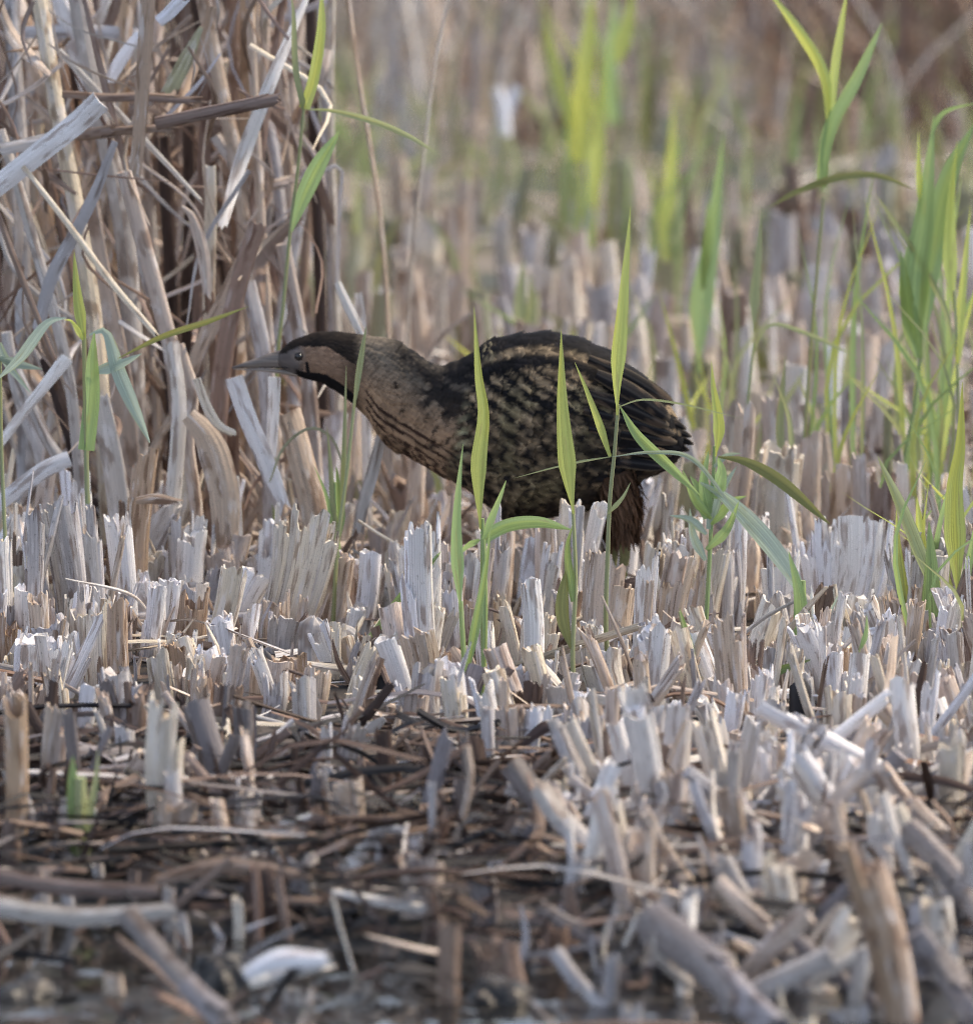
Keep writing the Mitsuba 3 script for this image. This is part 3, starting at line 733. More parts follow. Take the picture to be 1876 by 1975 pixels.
# ------------------------------------------------------------------ dead leaves of the clump and of the stubble
for pts, w, tone, y, tp, lab in [
    ([(192, 196, -.02), (150, 235), (100, 275), (-10, 362, .03)], 44, 'w', 0.08, (1.0, .95, .9), 'frayed whitish leaf crossing the upper left stalks diagonally'),
    ([(176, 225, .03), (110, 262, .03), (-10, 290, .03)], 26, 'g', 0.12, (.7, 1, .9), 'grey leaf lying just under the frayed whitish leaf'),
    ([(160, -10), (184, 90), (214, 215), (246, 330), (298, 500)], 15, 'b', 0.24, (.6, 1, 1, .8), 'narrow brown-edged leaf along the thick grey stalk'),
    ([(286, -20), (276, 140), (268, 260), (260, 330)], 30, 'o', 0.05, (1, .95, .8), 'flat orange-tan leaf hanging straight down at the clump\'s top'),
    ([(222, 272), (184, 370), (150, 440), (100, 535), (72, 640)], 26, 'g', 0.10, (.5, .9, 1, .9), 'grey leaf leaning down left, crossing the middle of the clump'),
    ([(44, 320), (130, 430), (218, 548), (304, 648)], 14, 'c', 0.08, (.7, 1, .8), 'thin cream leaf slanting down right across the clump'),
    ([(-5, 410), (44, 540), (96, 670), (110, 705)], 13, 'b', 0.06, (.9, 1, .6), 'narrow leaf with dark edge slanting at the left edge'),
    ([(594, -10, .05), (520, 165), (468, 305), (428, 440, -.05)], 30, 'w', 0.30, (.35, .8, 1, .6), 'long whitish leaf leaning left across the clump\'s right part'),
    ([(496, 430), (440, 560), (400, 640), (360, 740)], 34, 't', 0.26, (.3, .9, 1, .6), 'pale pinkish leaf leaning down left from the sharp brown point'),
    ([(350, 398), (372, 420), (392, 490), (400, 570)], 24, 't', 0.24, (.3, 1, 1, .6), 'bent tan leaf drooping beside the dark stalks'),
    ([(305, 42), (326, 24), (352, -4)], 26, 'w', 0.04, (.9, 1, 1), 'small bright white leaf piece at the top of the clump'),
    ([(388, 52), (360, 110), (326, 175)], 30, 'v', 0.3, (.3, 1, 1), 'olive-brown leaf tip bending over at the clump\'s top'),
    ([(270, 64), (236, 110), (206, 160)], 26, 'w', 0.36, (.8, 1, .9), 'short pale leaf slanting between the two thick top stalks'),
    ([(40, 62), (120, 58), (265, 62)], 30, 'g', 0.62, (.8, 1, .8), 'grey leaf lying level behind the top stalks'),
    ([(130, 690), (94, 735), (50, 790), (-8, 866)], 28, 'w', 0.02, (1, .8, .7, .6), 'whitish leaf falling down left under the blue-green leaves'),
    ([(134, 884), (96, 900), (50, 930), (-8, 976)], 34, 'w', 0.0, (.9, 1, .9, .8), 'broad frayed whitish leaf lying at the left edge'),
    ([(22, 690), (60, 780), (92, 850), (128, 900)], 24, 'g', 0.12, (.9, 1, .9), 'grey-green leaf slanting down right at the left edge'),
    ([(364, 800), (404, 850), (432, 950), (436, 1060)], 62, 't', 0.05, (.55, 1, .95, .75), 'mauve-brown curled sheath hanging below the bill'),
    ([(378, 730), (396, 780), (420, 820), (452, 838)], 20, 'c', 0.02, (.8, 1, .8), 'folded cream strip hanging just left of the bill tip\'s foot'),
    ([(450, 728), (478, 810), (512, 890), (546, 985)], 36, 'w', 0.02, (1, 1, 1, .9), 'flat white leaf with square cut top just under the bill'),
    ([(528, 727), (526, 800), (522, 884)], 26, 'w', 0.06, (1, .9, .7), 'upright flat white strip under the bird\'s chin'),
    ([(735, 838), (718, 910), (698, 980), (690, 1030)], 24, 'g', 0.05, (.8, 1, 1, .9), 'pale mauve leaf leaning below the bird\'s throat'),
    ([(520, 930), (548, 862), (598, 826), (640, 846), (662, 900)], 6, 'v', 0.0, (.6, 1, 1, .6), 'thin dead grass arching below the bird\'s chin'),
    ([(262, 966), (300, 962), (346, 968)], 22, 'o', -.12, (.6, 1, .5), 'small tan chip lying across the tall orange stub'),
    ([(-10, 1284), (150, 1318), (280, 1384)], 14, 'g', -.62, (1, 1, .6), 'upper folded edge of the long grey leaf at left'),
    ([(-10, 1320, -.02), (140, 1350, -.02), (282, 1396, -.02)], 62, 'g', -.66, (.9, 1, .8), 'long broad grey leaf lying folded at the left edge'),
    ([(110, 1296), (300, 1270), (580, 1252)], 16, 'g', -.40, (.8, 1, .6), 'long level grey leaf lying behind the cream point'),
    ([(120, 1322), (260, 1318), (420, 1310)], 12, 'g', -.48, (.8, 1, .8), 'lower level leaf under the long level grey one'),
    ([(330, 1240), (410, 1256), (500, 1300)], 34, 'b', -.50, (.4, 1, .6), 'brown dished leaf lying right of the cream point'),
    ([(478, 1232), (496, 1276), (504, 1330)], 16, 't', -.55, (1, .9, .3), 'bent tan strip hanging over the level grey leaf'),
    ([(650, 1225), (690, 1250), (728, 1290)], 18, 'd', -.45, (.6, 1, .8), 'dark leaf strip lying below the brightest white stub'),
    ([(642, 1220), (670, 1216), (694, 1240)], 22, 'w', -.42, (.4, 1, .8), 'torn whitish scrap beside the foot of the brightest white stub'),
    ([(690, 1004), (730, 1030), (780, 1060)], 7, 'c', -.1, (.8, 1, 1), 'thin cream splinter leaning on the tall pale stub'),
    ([(1160, 1150), (1200, 1240), (1232, 1330), (1262, 1390)], 7, 't', -.75, (.6, 1, 1, 1), 'thin tan straw leaning across the widest pinkish stub'),
    ([(1430, 1330, 0), (1480, 1250), (1560, 1190)], 22, 'g', -.5, (.5, 1, 1), 'grey leaf rising right beneath the blue-green leaf'),
    ([(1560, 1212), (1640, 1206), (1750, 1200)], 12, 'd', -.35, (.6, 1, .6), 'dark thin stalk lying level below the white fan'),
    ([(600, 1572), (545, 1598), (490, 1640), (432, 1690)], 28, 'w', -2.0, (.35, 1, 1, .8), 'curved white-tipped leaf in the lower left debris'),
    ([(700, 1640), (672, 1672), (628, 1700)], 34, 'w', -2.2, (.9, 1, .6), 'pale broken leaf left of the pale debris heap'),
    ([(782, 1604), (740, 1600), (700, 1640), (672, 1680)], 24, 'w', -2.1, (.5, 1, 1, .7), 'white bent leaf in the middle of the lower debris'),
    ([(800, 1610), (806, 1660), (804, 1710)], 28, 'w', -2.15, (1, .9, .8), 'small upright pale scrap in the lower debris'),
    ([(640, 1720), (720, 1736), (830, 1755)], 24, 'w', -2.35, (.5, 1, .8), 'pale leaf lying level above the water'),
    ([(650, 1550), (760, 1545), (900, 1562)], 26, 'c', -1.8, (.6, 1, .7), 'wispy cream leaf lying level in the lower middle'),
    ([(-10, 1690), (120, 1712), (300, 1720)], 34, 'b', -2.35, (1, 1, .8), 'brown rotten leaf lying at the lower left'),
    ([(-10, 1748), (150, 1768), (330, 1756)], 40, 'g', -2.5, (1, 1, .7), 'grey rotten leaf above the water at the lower left'),
    ([(470, 1880), (540, 1850), (620, 1850)], 44, 'w', -2.9, (.6, 1, .7), 'white flat leaf piece lying at the water in the bottom left'),
    ([(300, 1700), (430, 1670), (590, 1690)], 34, 'b', -2.3, (.6, 1, .6), 'brown curled leaf lying left of the white-tipped one'),
    ([(1000, 1440), (1060, 1400), (1088, 1444)], 26, 'd', -1.3, (.5, 1, .6), 'dark brown curled leaf over the open broken tube'),
    ([(1130, 1345), (1180, 1370), (1230, 1420)], 30, 'c', -1.1, (.9, 1, .7), 'cream chip leaning on the long pale leaning stub'),
    ([(420, 1360), (520, 1390), (640, 1420)], 10, 'w', -1.0, (.8, 1, .5), 'white thin straw lying slanted in the left debris'),
    ([(742, 1386), (700, 1420), (660, 1450)], 40, 'w', -1.2, (.3, 1, .8), 'whitish torn leaf in the middle debris'),
    ([(1390, 1500), (1490, 1480), (1640, 1470)], 20, 'g', -1.45, (.7, 1, .6), 'grey leaf lying level at the right'),
    ([(1380, 1560), (1480, 1530), (1600, 1520)], 16, 'c', -1.6, (.7, 1, .6), 'cream leaf lying level below the grey one at right'),
    ([(574, 344), (612, 336), (656, 322), (654, 400), (648, 560)], 9, 'w', 0.7, (.8, 1, 1, .8), 'white bent leaf hooked over beside the deep green leaf'),
    ([(650, 545), (676, 600), (704, 655)], 20, 'w', 0.25, (.8, 1, .9), 'bright white strip leaning behind the crown of the bird'),
    ([(820, 690), (860, 640), (910, 600)], 10, 't', 0.9, (.7, 1, .4), None),
]:
    leaf(pts, w, tone, y, lab, tp, twist=rng.uniform(-0.35, 0.35), cat='dead leaf')

# ------------------------------------------------------------------ broken stems
for pts, w, tone, y, hol, lab in [
    ([(120, 182), (250, 188), (384, 193)], 17, 'b', 0.16, False, 'dark level broken stem across the upper clump'),
    ([(300, 238, .02), (420, 212), (545, 188, -.02)], 24, 'b', 0.06, True, 'grey-brown hollow stem slanting up right with an open cut end'),
    ([(150, 262, .1), (230, 250), (330, 246)], 22, 'b', 0.2, False, 'short brown stem behind the frayed crossing leaf'),
    ([(440, 380, .2), (500, 362), (570, 346)], 18, 't', 0.6, False, 'tan broken stem slanting behind the long whitish leaf'),
    ([(-10, 1140), (40, 1130), (100, 1118)], 22, 'b', -.05, False, 'dark short stem lying behind the left edge stubs'),
    ([(968, 1566, .1), (1030, 1500), (1088, 1446, -.08)], 40, 'b', -1.55, True, 'dark hollow broken tube pointing up right, in the lower middle'),
    ([(985, 1568, 0), (1040, 1515, -.05), (1092, 1462, -.1)], 14, 'c', -1.75, False, 'slim cream stem along the dark hollow tube'),
    ([(1130, 1640, .15), (1070, 1646), (1014, 1656, -.08)], 40, 'c', -2.0, True, 'yellowish hollow stem lying with its dark open end to the left'),
    ([(590, 1584), (860, 1578), (1140, 1584)], 20, 'b', -1.95, False, 'long dark level stem in the lower middle'),
    ([(240, 1765, .1), (330, 1865), (450, 1985, -.3)], 46, 'm', -2.9, False, 'blurred grey log slanting into the bottom left'),
    ([(1250, 1775, .2), (1380, 1870), (1500, 1990, -.4)], 78, 'm', -2.9, False, 'big blurred grey log slanting at the bottom right of the middle'),
    ([(1400, 1510, .2), (1480, 1640), (1570, 1800, -.3)], 40, 'm', -2.1, False, 'long dull stem slanting down right in the lower right tangle'),
    ([(1240, 1570, .1), (1300, 1680), (1400, 1830, -.2)], 36, 'm', -2.3, False, 'dull stem slanting behind the thick pinkish stub'),
    ([(1460, 1830, .1), (1420, 1760), (1370, 1650, 0)], 30, 't', -2.3, False, None),
    ([(1340, 1700, 0), (1366, 1640), (1392, 1590, .1)], 30, 't', -2.1, False, None),
    ([(1470, 1812), (1560, 1806), (1660, 1806)], 18, 'k', -2.5, False, 'dark level stem in the lower right tangle'),
    ([(1750, 1600, .1), (1830, 1680), (1900, 1780, -.2)], 46, 'm', -2.5, False, 'blurred mauve-grey stem slanting out at the right edge'),
    ([(1760, 1800, 0), (1830, 1880), (1900, 1980, -.1)], 56, 'm', -3.0, False, 'blurred thick stem in the bottom right corner'),
    ([(480, 1900, 0), (550, 1880), (625, 1862, 0)], 30, 'w', -2.85, False, 'pale round stem lying at the water left of the middle'),
    ([(900, 1440), (905, 1520), (862, 1690), (840, 1820)], 14, 't', -2.1, False, 'long thin stem standing crooked in the lower middle'),
    ([(640, 1730), (660, 1800), (684, 1880)], 8, 'c', -2.6, False, 'thin straw slanting above the water'),
    ([(280, 1360), (330, 1430), (400, 1560), (460, 1630)], 11, 'c', -1.4, False, 'thin cream straw slanting across the trunk-like stub'),
    ([(316, 1335), (380, 1430), (430, 1530), (475, 1625)], 14, 't', -1.35, False, 'thin tan straw beside the cream one, lower left'),
    ([(1440, 1640), (1400, 1700), (1350, 1760)], 24, 'w', -2.25, False, None),
]:
    stick(pts, w, tone, y, lab, hol)

# rotten black clods in the water
def clod(px, py, w, h, label):
    c = on_ground(px, py)
    import trimesh
    m = trimesh.creation.icosphere(4, 1.0)
    v = m.vertices
    n_ = meshkit.fbm(v * 1.7 + px, 4, 3)[:, None]
    v = v * (0.62 + 0.75 * n_)
    s = scale_at(c[1])
    v = v * np.array([w / 2 * s, w / 2 * s, h * s]) + c + np.array([0, 0, h * s * 0.15])
    key = new_thing('rotten_clod', 'clod', label)
    scene[key] = mikit.ply((v, m.faces), 'rotten', smooth=True)


scene['rotten'] = {'type': 'twosided', 'b': {'type': 'bumpmap', 'scale': 0.006, 't': mikit.proc(lambda p, n, uv: fbm(p.x * 70, p.y * 70, p.z * 160, 3), eps=1e-3),
                   'b': {'type': 'principled', 'base_color': mikit.proc(lambda p, n, uv: mix((0.012, 0.012, 0.014), (0.06, 0.05, 0.042), smoothstep(0.45, 0.7, fbm(p.x * 60, p.y * 60, p.z * 60, 3)))), 'roughness': 0.45, 'specular': 0.5}}}
clod(430, 1960, 150, 110, 'black rotten reed clump standing in the water at the bottom left')
clod(60, 1985, 180, 90, 'black wet mud lump in the bottom left corner')
clod(745, 1320, 60, 40, 'small dark mud lump under the blackened stub')
clod(1400, 1985, 120, 60, 'dark wet lump at the bottom under the big grey log')
clod(720, 1985, 130, 60, 'dark wet lump at the bottom edge left of the middle')
clod(960, 1975, 140, 80, 'dark wet lump at the bottom edge right of the middle')

# white scrap far behind
key = new_thing('white_scrap', 'scrap', 'blurred bright white scrap hanging among far reeds above the bird\'s back')
part(key, 'flake', ribbon(poly([(958, 170), (970, 210), (976, 262)], 4.2, 10), 22 * scale_at(4.2), tone_id('w'), fold=0.2, cup=0.2, wav=0.05).shape('white_flake'))
part(key, 'flake', ribbon(poly([(998, 168), (985, 200), (972, 240)], 4.22, 10), 20 * scale_at(4.2), tone_id('w'), fold=0.2, cup=0.2, wav=0.05).shape('white_flake'))
scene['white_flake'] = {'type': 'twosided', 'b': {'type': 'principled', 'base_color': {'type': 'rgb', 'value': [0.78, 0.78, 0.84]}, 'roughness': 0.6}}

# ------------------------------------------------------------------ green shoots
for args in [
    ([(162, 640), (166, 860), (172, 1010), (196, 1290)], 11, 'f', [([(166, 868), (176, 770), (178, 690), (182, 640)], 32, 'n', 'band', .1), ([(162, 652), (152, 590), (146, 540), (142, 490)], 24, 'y', 'blade', 0.0),
      ([(160, 655), (140, 618), (124, 612)], 12, 'y', 'blade'), ([(172, 645), (205, 640), (232, 720), (272, 810), (290, 850)], 30, 'u', 'spear', .2), ([(228, 690), (310, 650), (400, 622), (478, 596)], 13, 'l', 'spear', .5),
      ([(178, 716), (230, 700), (274, 678)], 26, 'u', 'blade', .4), ([(128, 612), (90, 624), (40, 690), (-6, 735)], 22, 'u', 'spear', .2)], -.35, 'green shoot with bright yellow-green tip, at left before the dead clump'),
    ([(0, 690), (4, 900), (20, 1240)], 8, 'f', [([(0, 690), (30, 700), (82, 712)], 22, 'u', 'blade'), ([(0, 660), (14, 700), (36, 730), (60, 760)], 18, 'u', 'blade')], -.3, 'blue-green shoot at the left edge beside the yellow-tipped one'),
    ([(586, 205), (574, 330), (560, 440), (545, 600), (536, 680), (528, 900)], 8, 'f', [([(586, 208), (604, 150), (618, 60), (620, -20)], 22, 'y', 'band', .2), ([(586, 208), (570, 130), (566, 20), (560, -20)], 12, 'f', 'band'),
      ([(588, 210), (640, 212), (720, 232), (790, 262), (850, 300)], 14, 'f', 'spear', .5), ([(562, 446), (580, 390), (612, 320), (654, 250)], 34, 'n', 'spear', .1)], .1, 'tall green shoot with a broad deep green leaf, above the bird\'s head'),
    ([(684, 770), (668, 920), (650, 1060)], 8, 'f', [([(682, 790), (690, 730), (698, 680), (706, 632)], 12, 'f', 'spear', .2)], -.2, 'thin pale grass blade crossing the bird\'s neck'),
    ([(646, 930), (650, 1020), (654, 1060)], 7, 'n', [([(650, 1040), (642, 960), (636, 880), (630, 820)], 14, 'f', 'blade'), ([(654, 1040), (662, 960), (664, 880), (668, 700)], 14, 'f', 'blade'), ([(646, 1040), (630, 960), (606, 900)], 12, 'n', 'blade'), ([(652, 1040), (656, 980), (648, 900)], 20, 'n', 'blade')], -.1,
      'small tuft of green grass just below the bird\'s throat'),
    ([(930, 1000), (936, 1150), (932, 1300), (920, 1440)], 10, 'n', [([(926, 1020), (922, 900), (932, 800), (922, 720), (914, 590)], 32, 'y', 'drop', .1), ([(932, 1040), (962, 960), (976, 920)], 16, 'n', 'blade')], -.75, 'long yellow-green blade crossing the bird\'s shoulder'),
    ([(888, 1160), (896, 1300), (904, 1460)], 12, 'n', [([(888, 1180), (880, 1040), (884, 940), (893, 850)], 26, 'n', 'drop', .1), ([(900, 1300), (922, 1180), (938, 1080), (946, 1010)], 20, 'n', 'blade')], -.8, 'green shoot standing under the breast, left of the long blade'),
    ([(1105, 985), (1110, 1120), (1104, 1250), (1106, 1350)], 9, 'f', [([(1106, 990), (1094, 900), (1084, 780), (1082, 640)], 36, 'y', 'drop', .05), ([(1104, 1160), (1094, 1060), (1104, 1010)], 20, 'n', 'blade'), ([(1100, 1250), (1084, 1180), (1090, 1100)], 26, 'l', 'spear')], -.7,
      'yellow-green lance-shaped blade crossing the middle of the wing'),
    ([(930, 1032), (930, 1200), (936, 1400)], 9, 'n', [([(930, 1036), (980, 1012), (1040, 1008), (1100, 1024)], 26, 'n', 'band', .3), ([(925, 1040), (900, 1056), (880, 1080)], 14, 'n', 'blade')], -.7, 'green shoot whose leaf arches level below the bird\'s belly'),
    ([(1192, 780), (1184, 880), (1176, 960), (1172, 1060), (1168, 1200)], 9, 'f', [([(1190, 800), (1190, 720), (1200, 600), (1216, 400)], 30, 'y', 'drop', .1), ([(1176, 880), (1156, 820), (1130, 750), (1108, 696)], 17, 'y', 'blade', .2),
      ([(1196, 784), (1230, 840), (1290, 900), (1350, 960)], 23, 'n', 'spear', .1), ([(1178, 880), (1120, 890), (1060, 905), (990, 926)], 5, 'f', 'blade'), ([(1180, 880), (1250, 872), (1330, 882), (1390, 950), (1420, 1000)], 9, 'u', 'spear', .3),
      ([(1192, 784), (1240, 770), (1320, 780), (1430, 808)], 5, 'f', 'blade'), ([(1172, 990), (1200, 960), (1216, 930)], 10, 'f', 'blade')], -.55, 'many-leaved green shoot before the bird\'s rear wing'),
    ([(845, 1070), (780, 1145), (700, 1250)], 8, 'n', [([(698, 1252), (760, 1170), (810, 1110), (850, 1064)], 20, 'n', 'spear', .1)], -.5, 'slanting green blade before the tall pale stub'),
    ([(1344, 690), (1340, 860), (1342, 1100)], 10, 'f', [([(1346, 720), (1352, 580), (1372, 460), (1396, 250)], 48, 'n', 'drop', .1), ([(1356, 560), (1362, 470), (1366, 380)], 22, 'n', 'blade')], 1.5, 'broad blurred green blade behind the bird\'s tail'),
    ([(1378, 860), (1372, 1000), (1354, 1340)], 9, 'n', [([(1380, 880), (1386, 820), (1376, 750), (1372, 700)], 24, 'y', 'drop', .1), ([(1384, 880), (1440, 890), (1510, 930), (1600, 1010)], 24, 'l', 'spear', .2), ([(1376, 900), (1400, 880), (1430, 876)], 14, 'u', 'blade'),
      ([(1350, 930), (1400, 960), (1470, 1030), (1530, 1110), (1560, 1180)], 36, 'u', 'spear', .1), ([(1362, 1000), (1350, 950), (1330, 920)], 30, 'n', 'blade'), ([(1376, 960), (1390, 910), (1384, 880)], 34, 'n', 'blade'), ([(1372, 1000), (1340, 960), (1316, 900)], 20, 'n', 'blade'), ([(1366, 1020), (1384, 960), (1420, 900)], 26, 'u', 'blade'), ([(1362, 1030), (1330, 1000), (1290, 990)], 18, 'u', 'blade'),
      ([(1370, 1010), (1410, 970), (1440, 960)], 24, 'n', 'blade'), ([(1368, 990), (1356, 930), (1366, 870)], 26, 'n', 'blade'), ([(1362, 1060), (1400, 1020), (1424, 960)], 22, 'n', 'blade'), ([(1360, 1080), (1336, 1030), (1330, 980)], 20, 'u', 'blade')], -.45, 'tangled blue-green shoot beside the bird\'s tail'),
    ([(1548, 1120), (1550, 1200), (1552, 1300)], 14, 'n', [([(1550, 1300), (1546, 1220), (1540, 1140), (1520, 1060)], 38, 'n', 'blade', .1), ([(1552, 1290), (1590, 1200), (1622, 1130)], 12, 'u', 'blade')], -.6, 'short stout blue-green shoot below the broad blue-green leaf'),
    ([(1540, 1278), (1500, 1296), (1440, 1320)], 6, 'n', [([(1562, 1272), (1510, 1290), (1470, 1306), (1428, 1326)], 18, 'n', 'spear', .3)], -.75, 'single green leaf lying level at the foot of the stout shoot'),
    ([(1776, 680), (1762, 790), (1730, 960), (1722, 1100)], 9, 'n', [([(1776, 690), (1760, 560), (1780, 420), (1800, 220)], 62, 'n', 'drop', .1), ([(1784, 640), (1800, 480), (1830, 340), (1880, 240)], 44, 'n', 'spear', .1), ([(1770, 690), (1752, 600), (1736, 480)], 40, 'n', 'blade'),
      ([(1838, 600), (1832, 480), (1836, 360), (1846, 270)], 30, 'y', 'drop'), ([(1842, 690), (1820, 590), (1760, 480), (1686, 370)], 13, 'f', 'spear', .2), ([(1794, 260), (1820, 216), (1880, 196)], 12, 'n', 'blade'), ([(1782, 420), (1772, 340), (1770, 250)], 16, 'y', 'blade')], .5,
      'leafy green shoot at the right edge, densest of all'),
    ([(1840, 560), (1846, 700), (1850, 900), (1852, 1150)], 8, 'f', [([(1846, 700), (1850, 620), (1872, 400)], 20, 'y', 'blade')], .4, 'thin shoot at the extreme right behind the yellow-green blade'),
    ([(1588, 380), (1572, 560), (1554, 800), (1540, 1000)], 8, 'f', [([(1586, 370), (1600, 250), (1650, 150), (1700, 40)], 26, 'n', 'spear', .1), ([(1596, 260), (1590, 150), (1540, 60), (1480, -20)], 22, 'y', 'spear', .2), ([(1600, 280), (1606, 160), (1620, 60), (1634, -20)], 18, 'y', 'spear'),
      ([(1480, 400), (1540, 366), (1620, 338), (1690, 334), (1764, 360)], 16, 'l', 'spear', .2), ([(1584, 360), (1590, 280), (1602, 210)], 22, 'n', 'band')], .6, 'tall shoot with leaves spread in a fork, upper right'),
    ([(1116, 300), (1126, 420), (1140, 640), (1146, 800)], 12, 'f', [([(1112, 310), (1120, 200), (1134, 80), (1142, -20)], 40, 'y', 'band', .1), ([(1112, 300), (1096, 220), (1070, 120), (1048, 20)], 26, 'y', 'spear'), ([(1140, 430), (1150, 300), (1160, 170), (1164, 60)], 36, 'y', 'drop', .1),
      ([(1184, 240), (1176, 160), (1180, 60), (1186, -20)], 26, 'n', 'band'), ([(1168, 380), (1186, 300), (1204, 260)], 12, 'f', 'blade')], 3.5, 'blurred bright yellow-green shoot rising high behind the bird\'s back'),
    ([(1186, 230), (1180, 420), (1182, 700), (1186, 800)], 9, 'f', [([(1190, 120), (1210, 40), (1222, -20)], 38, 'y', 'blade')], 3.3, 'blurred thin shoot right of the bright yellow-green one'),
    ([(1278, 460), (1276, 600), (1280, 760)], 8, 'f', [([(1276, 470), (1290, 380), (1296, 290), (1298, 180)], 34, 'y', 'drop', .1)], 3.1, 'single blurred yellow-green blade behind the bird\'s rump'),
    ([(1454, 660), (1440, 800), (1430, 1000)], 6, 'n', [([(1452, 640), (1456, 560), (1462, 500), (1468, 400)], 22, 'f', 'drop'), ([(1448, 690), (1480, 628), (1540, 636), (1660, 690)], 9, 'f', 'spear', .4)], .5, 'slim shoot with a level drooping leaf, right of the tail'),
    ([(1010, 620), (1010, 700), (1012, 800)], 10, 'f', [([(1010, 650), (1002, 580), (1010, 500)], 30, 'f', 'blade'), ([(1012, 650), (1026, 590), (1022, 520)], 22, 'f', 'blade')], 1.7, 'pale blurred grass tuft right behind the bird\'s back'),
    ([(1200, 640), (1196, 760)], 8, 'f', [([(1198, 700), (1206, 560), (1216, 440)], 22, 'f', 'blade')], 1.0, 'pale grass blade behind the rear wing'),
    ([(155, 1500), (157, 1600), (160, 1690)], 30, 'f', [([(160, 1690), (150, 1600), (142, 1520), (140, 1460)], 34, 'n', 'band'), ([(164, 1680), (172, 1580), (186, 1500), (190, 1440)], 24, 'f', 'blade')], -1.95, 'stout green sprout among brown debris at the lower left'),
    ([(1746, 1180), (1750, 1220), (1756, 1250)], 12, 'y', [([(1750, 1230), (1740, 1130), (1730, 1040), (1728, 980)], 24, 'y', 'blade'), ([(1758, 1240), (1776, 1130), (1774, 1040), (1768, 960)], 26, 'y', 'spear'), ([(1762, 1240), (1764, 1100), (1750, 1000)], 18, 'f', 'blade')], -.35,
      'bright yellow-green tuft right of the white fan'),
    ([(1822, 1200), (1822, 1260), (1826, 1330)], 18, 'n', [([(1822, 1300), (1800, 1180), (1796, 1080), (1790, 1000)], 54, 'n', 'blade'), ([(1832, 1200), (1780, 1080), (1740, 980), (1692, 880)], 26, 'f', 'spear', .1), ([(1846, 1150), (1840, 960), (1852, 860), (1856, 740)], 44, 'y', 'drop'),
      ([(1840, 1200), (1864, 1100), (1880, 1000)], 24, 'n', 'blade')], -.45, 'large leafy green shoot at the right edge, lower half'),
    ([(1660, 1240), (1640, 1340), (1636, 1480)], 5, 'f', [([(1660, 1250), (1670, 1220), (1672, 1190)], 12, 'n', 'blade')], -.9, 'thin green stem standing in the pale debris at right'),
    ([(1516, 860), (1520, 1000)], 5, 'f', [([(1508, 900), (1504, 820), (1510, 740), (1514, 680)], 18, 'f', 'blade'), ([(1528, 900), (1520, 800), (1490, 720)], 12, 'f', 'blade')], .35, 'pale grass blades behind the broad smooth cream stub'),
    ([(1310, 1180), (1330, 1280), (1350, 1420)], 7, 'f', [([(1340, 1340), (1330, 1240), (1310, 1170)], 20, 'n', 'blade')], -.8, 'short green blade below the cream square stub'),
]:
    shoot(*args[:4], args[4], args[5], 'green reed shoots')

# ------------------------------------------------------------------ the bird
K = 0.98737
bird = new_thing('bird', 'bird', 'brown heron-like bird with black crown and streaked plumage stalking low through the stubble')
TOPL = np.array([(545, 691), (550, 680), (574, 664), (617, 649), (656, 648), (712, 655), (763, 664), (790, 680), (830, 707), (856, 717), (883, 712), (914, 699), (946, 675), (994, 659),
                 (1048, 651), (1106, 657), (1170, 678), (1195, 696), (1234, 720), (1276, 758), (1308, 796), (1326, 835), (1334, 860)], float) * K
BOTL = np.array([(545, 714), (563, 728), (579, 734), (627, 746), (659, 764), (683, 782), (718, 814), (736, 844), (776, 871), (830, 903), (894, 938), (940, 972), (975, 1004), (1042, 1008),
                 (1100, 1004), (1138, 996), (1200, 962), (1243, 940), (1275, 926), (1306, 908), (1334, 876)], float) * K
WIDL = np.array([(545, 0.009), (580, 0.0165), (640, 0.0215), (712, 0.023), (790, 0.026), (860, 0.037), (920, 0.056), (1000, 0.073), (1080, 0.077), (1170, 0.070), (1240, 0.054),
                 (1290, 0.034), (1334, 0.012)], float)
PXM = scale_at(0.0)


def smooth_interp(x, tab, s=9.0):
    k = np.array([-1.5, -0.75, 0, 0.75, 1.5]) * s
    wgt = np.exp(-0.5 * (k / s) ** 2)
    return sum(w_ * np.interp(np.asarray(x) + d_, tab[:, 0], tab[:, 1]) for w_, d_ in zip(wgt, k)) / wgt.sum()


def bird_section(px):
    return smooth_interp(px, TOPL, 6), smooth_interp(px, BOTL, 6), np.interp(px, WIDL[:, 0] * K, WIDL[:, 1])


def bird_point(px, a):
    """Surface point at pixel column px and angle a (0 = top, pi/2 = the side facing the viewer), and its outward normal (numeric)."""
    t, b, w = bird_section(px)
    row = (t + b) / 2 - (b - t) / 2 * np.cos(a)
    zz = z_of(np.atleast_1d(row))
    xx = (np.atleast_1d(px) - 938) * PXM
    yy = -np.atleast_1d(w) * np.sign(np.sin(a)) * np.abs(np.sin(a)) ** 0.92
    return np.stack(np.broadcast_arrays(xx, yy, zz), -1), row


def z_of(row):
    """Height of a row of the photograph in the bird's upright plane."""
    k = (1 - np.asarray(row, float) / H * 2) * TANF * (H / W)
    return CAM[2] + (FWD[2] + k * UP[2]) / (FWD[1] + k * UP[1]) * 22.0


def lin(x, a, b):
    return np.clip((x - a) / (b - a), 0, 1)


def n2(x, y, s=0):
    return meshkit.noise(np.stack(np.broadcast_arrays(np.asarray(x, float), np.asarray(y, float), 0.5 + np.asarray(0.0)), -1), s)


BLACK, DBROWN = np.array([0.0055, 0.0052, 0.0065]), np.array([0.035, 0.025, 0.019])
BUFF, CHEEK, OLIVE, NECK = np.array([0.262, 0.198, 0.130]), np.array([0.230, 0.152, 0.108]), np.array([0.215, 0.190, 0.110]), np.array([0.275, 0.184, 0.122])


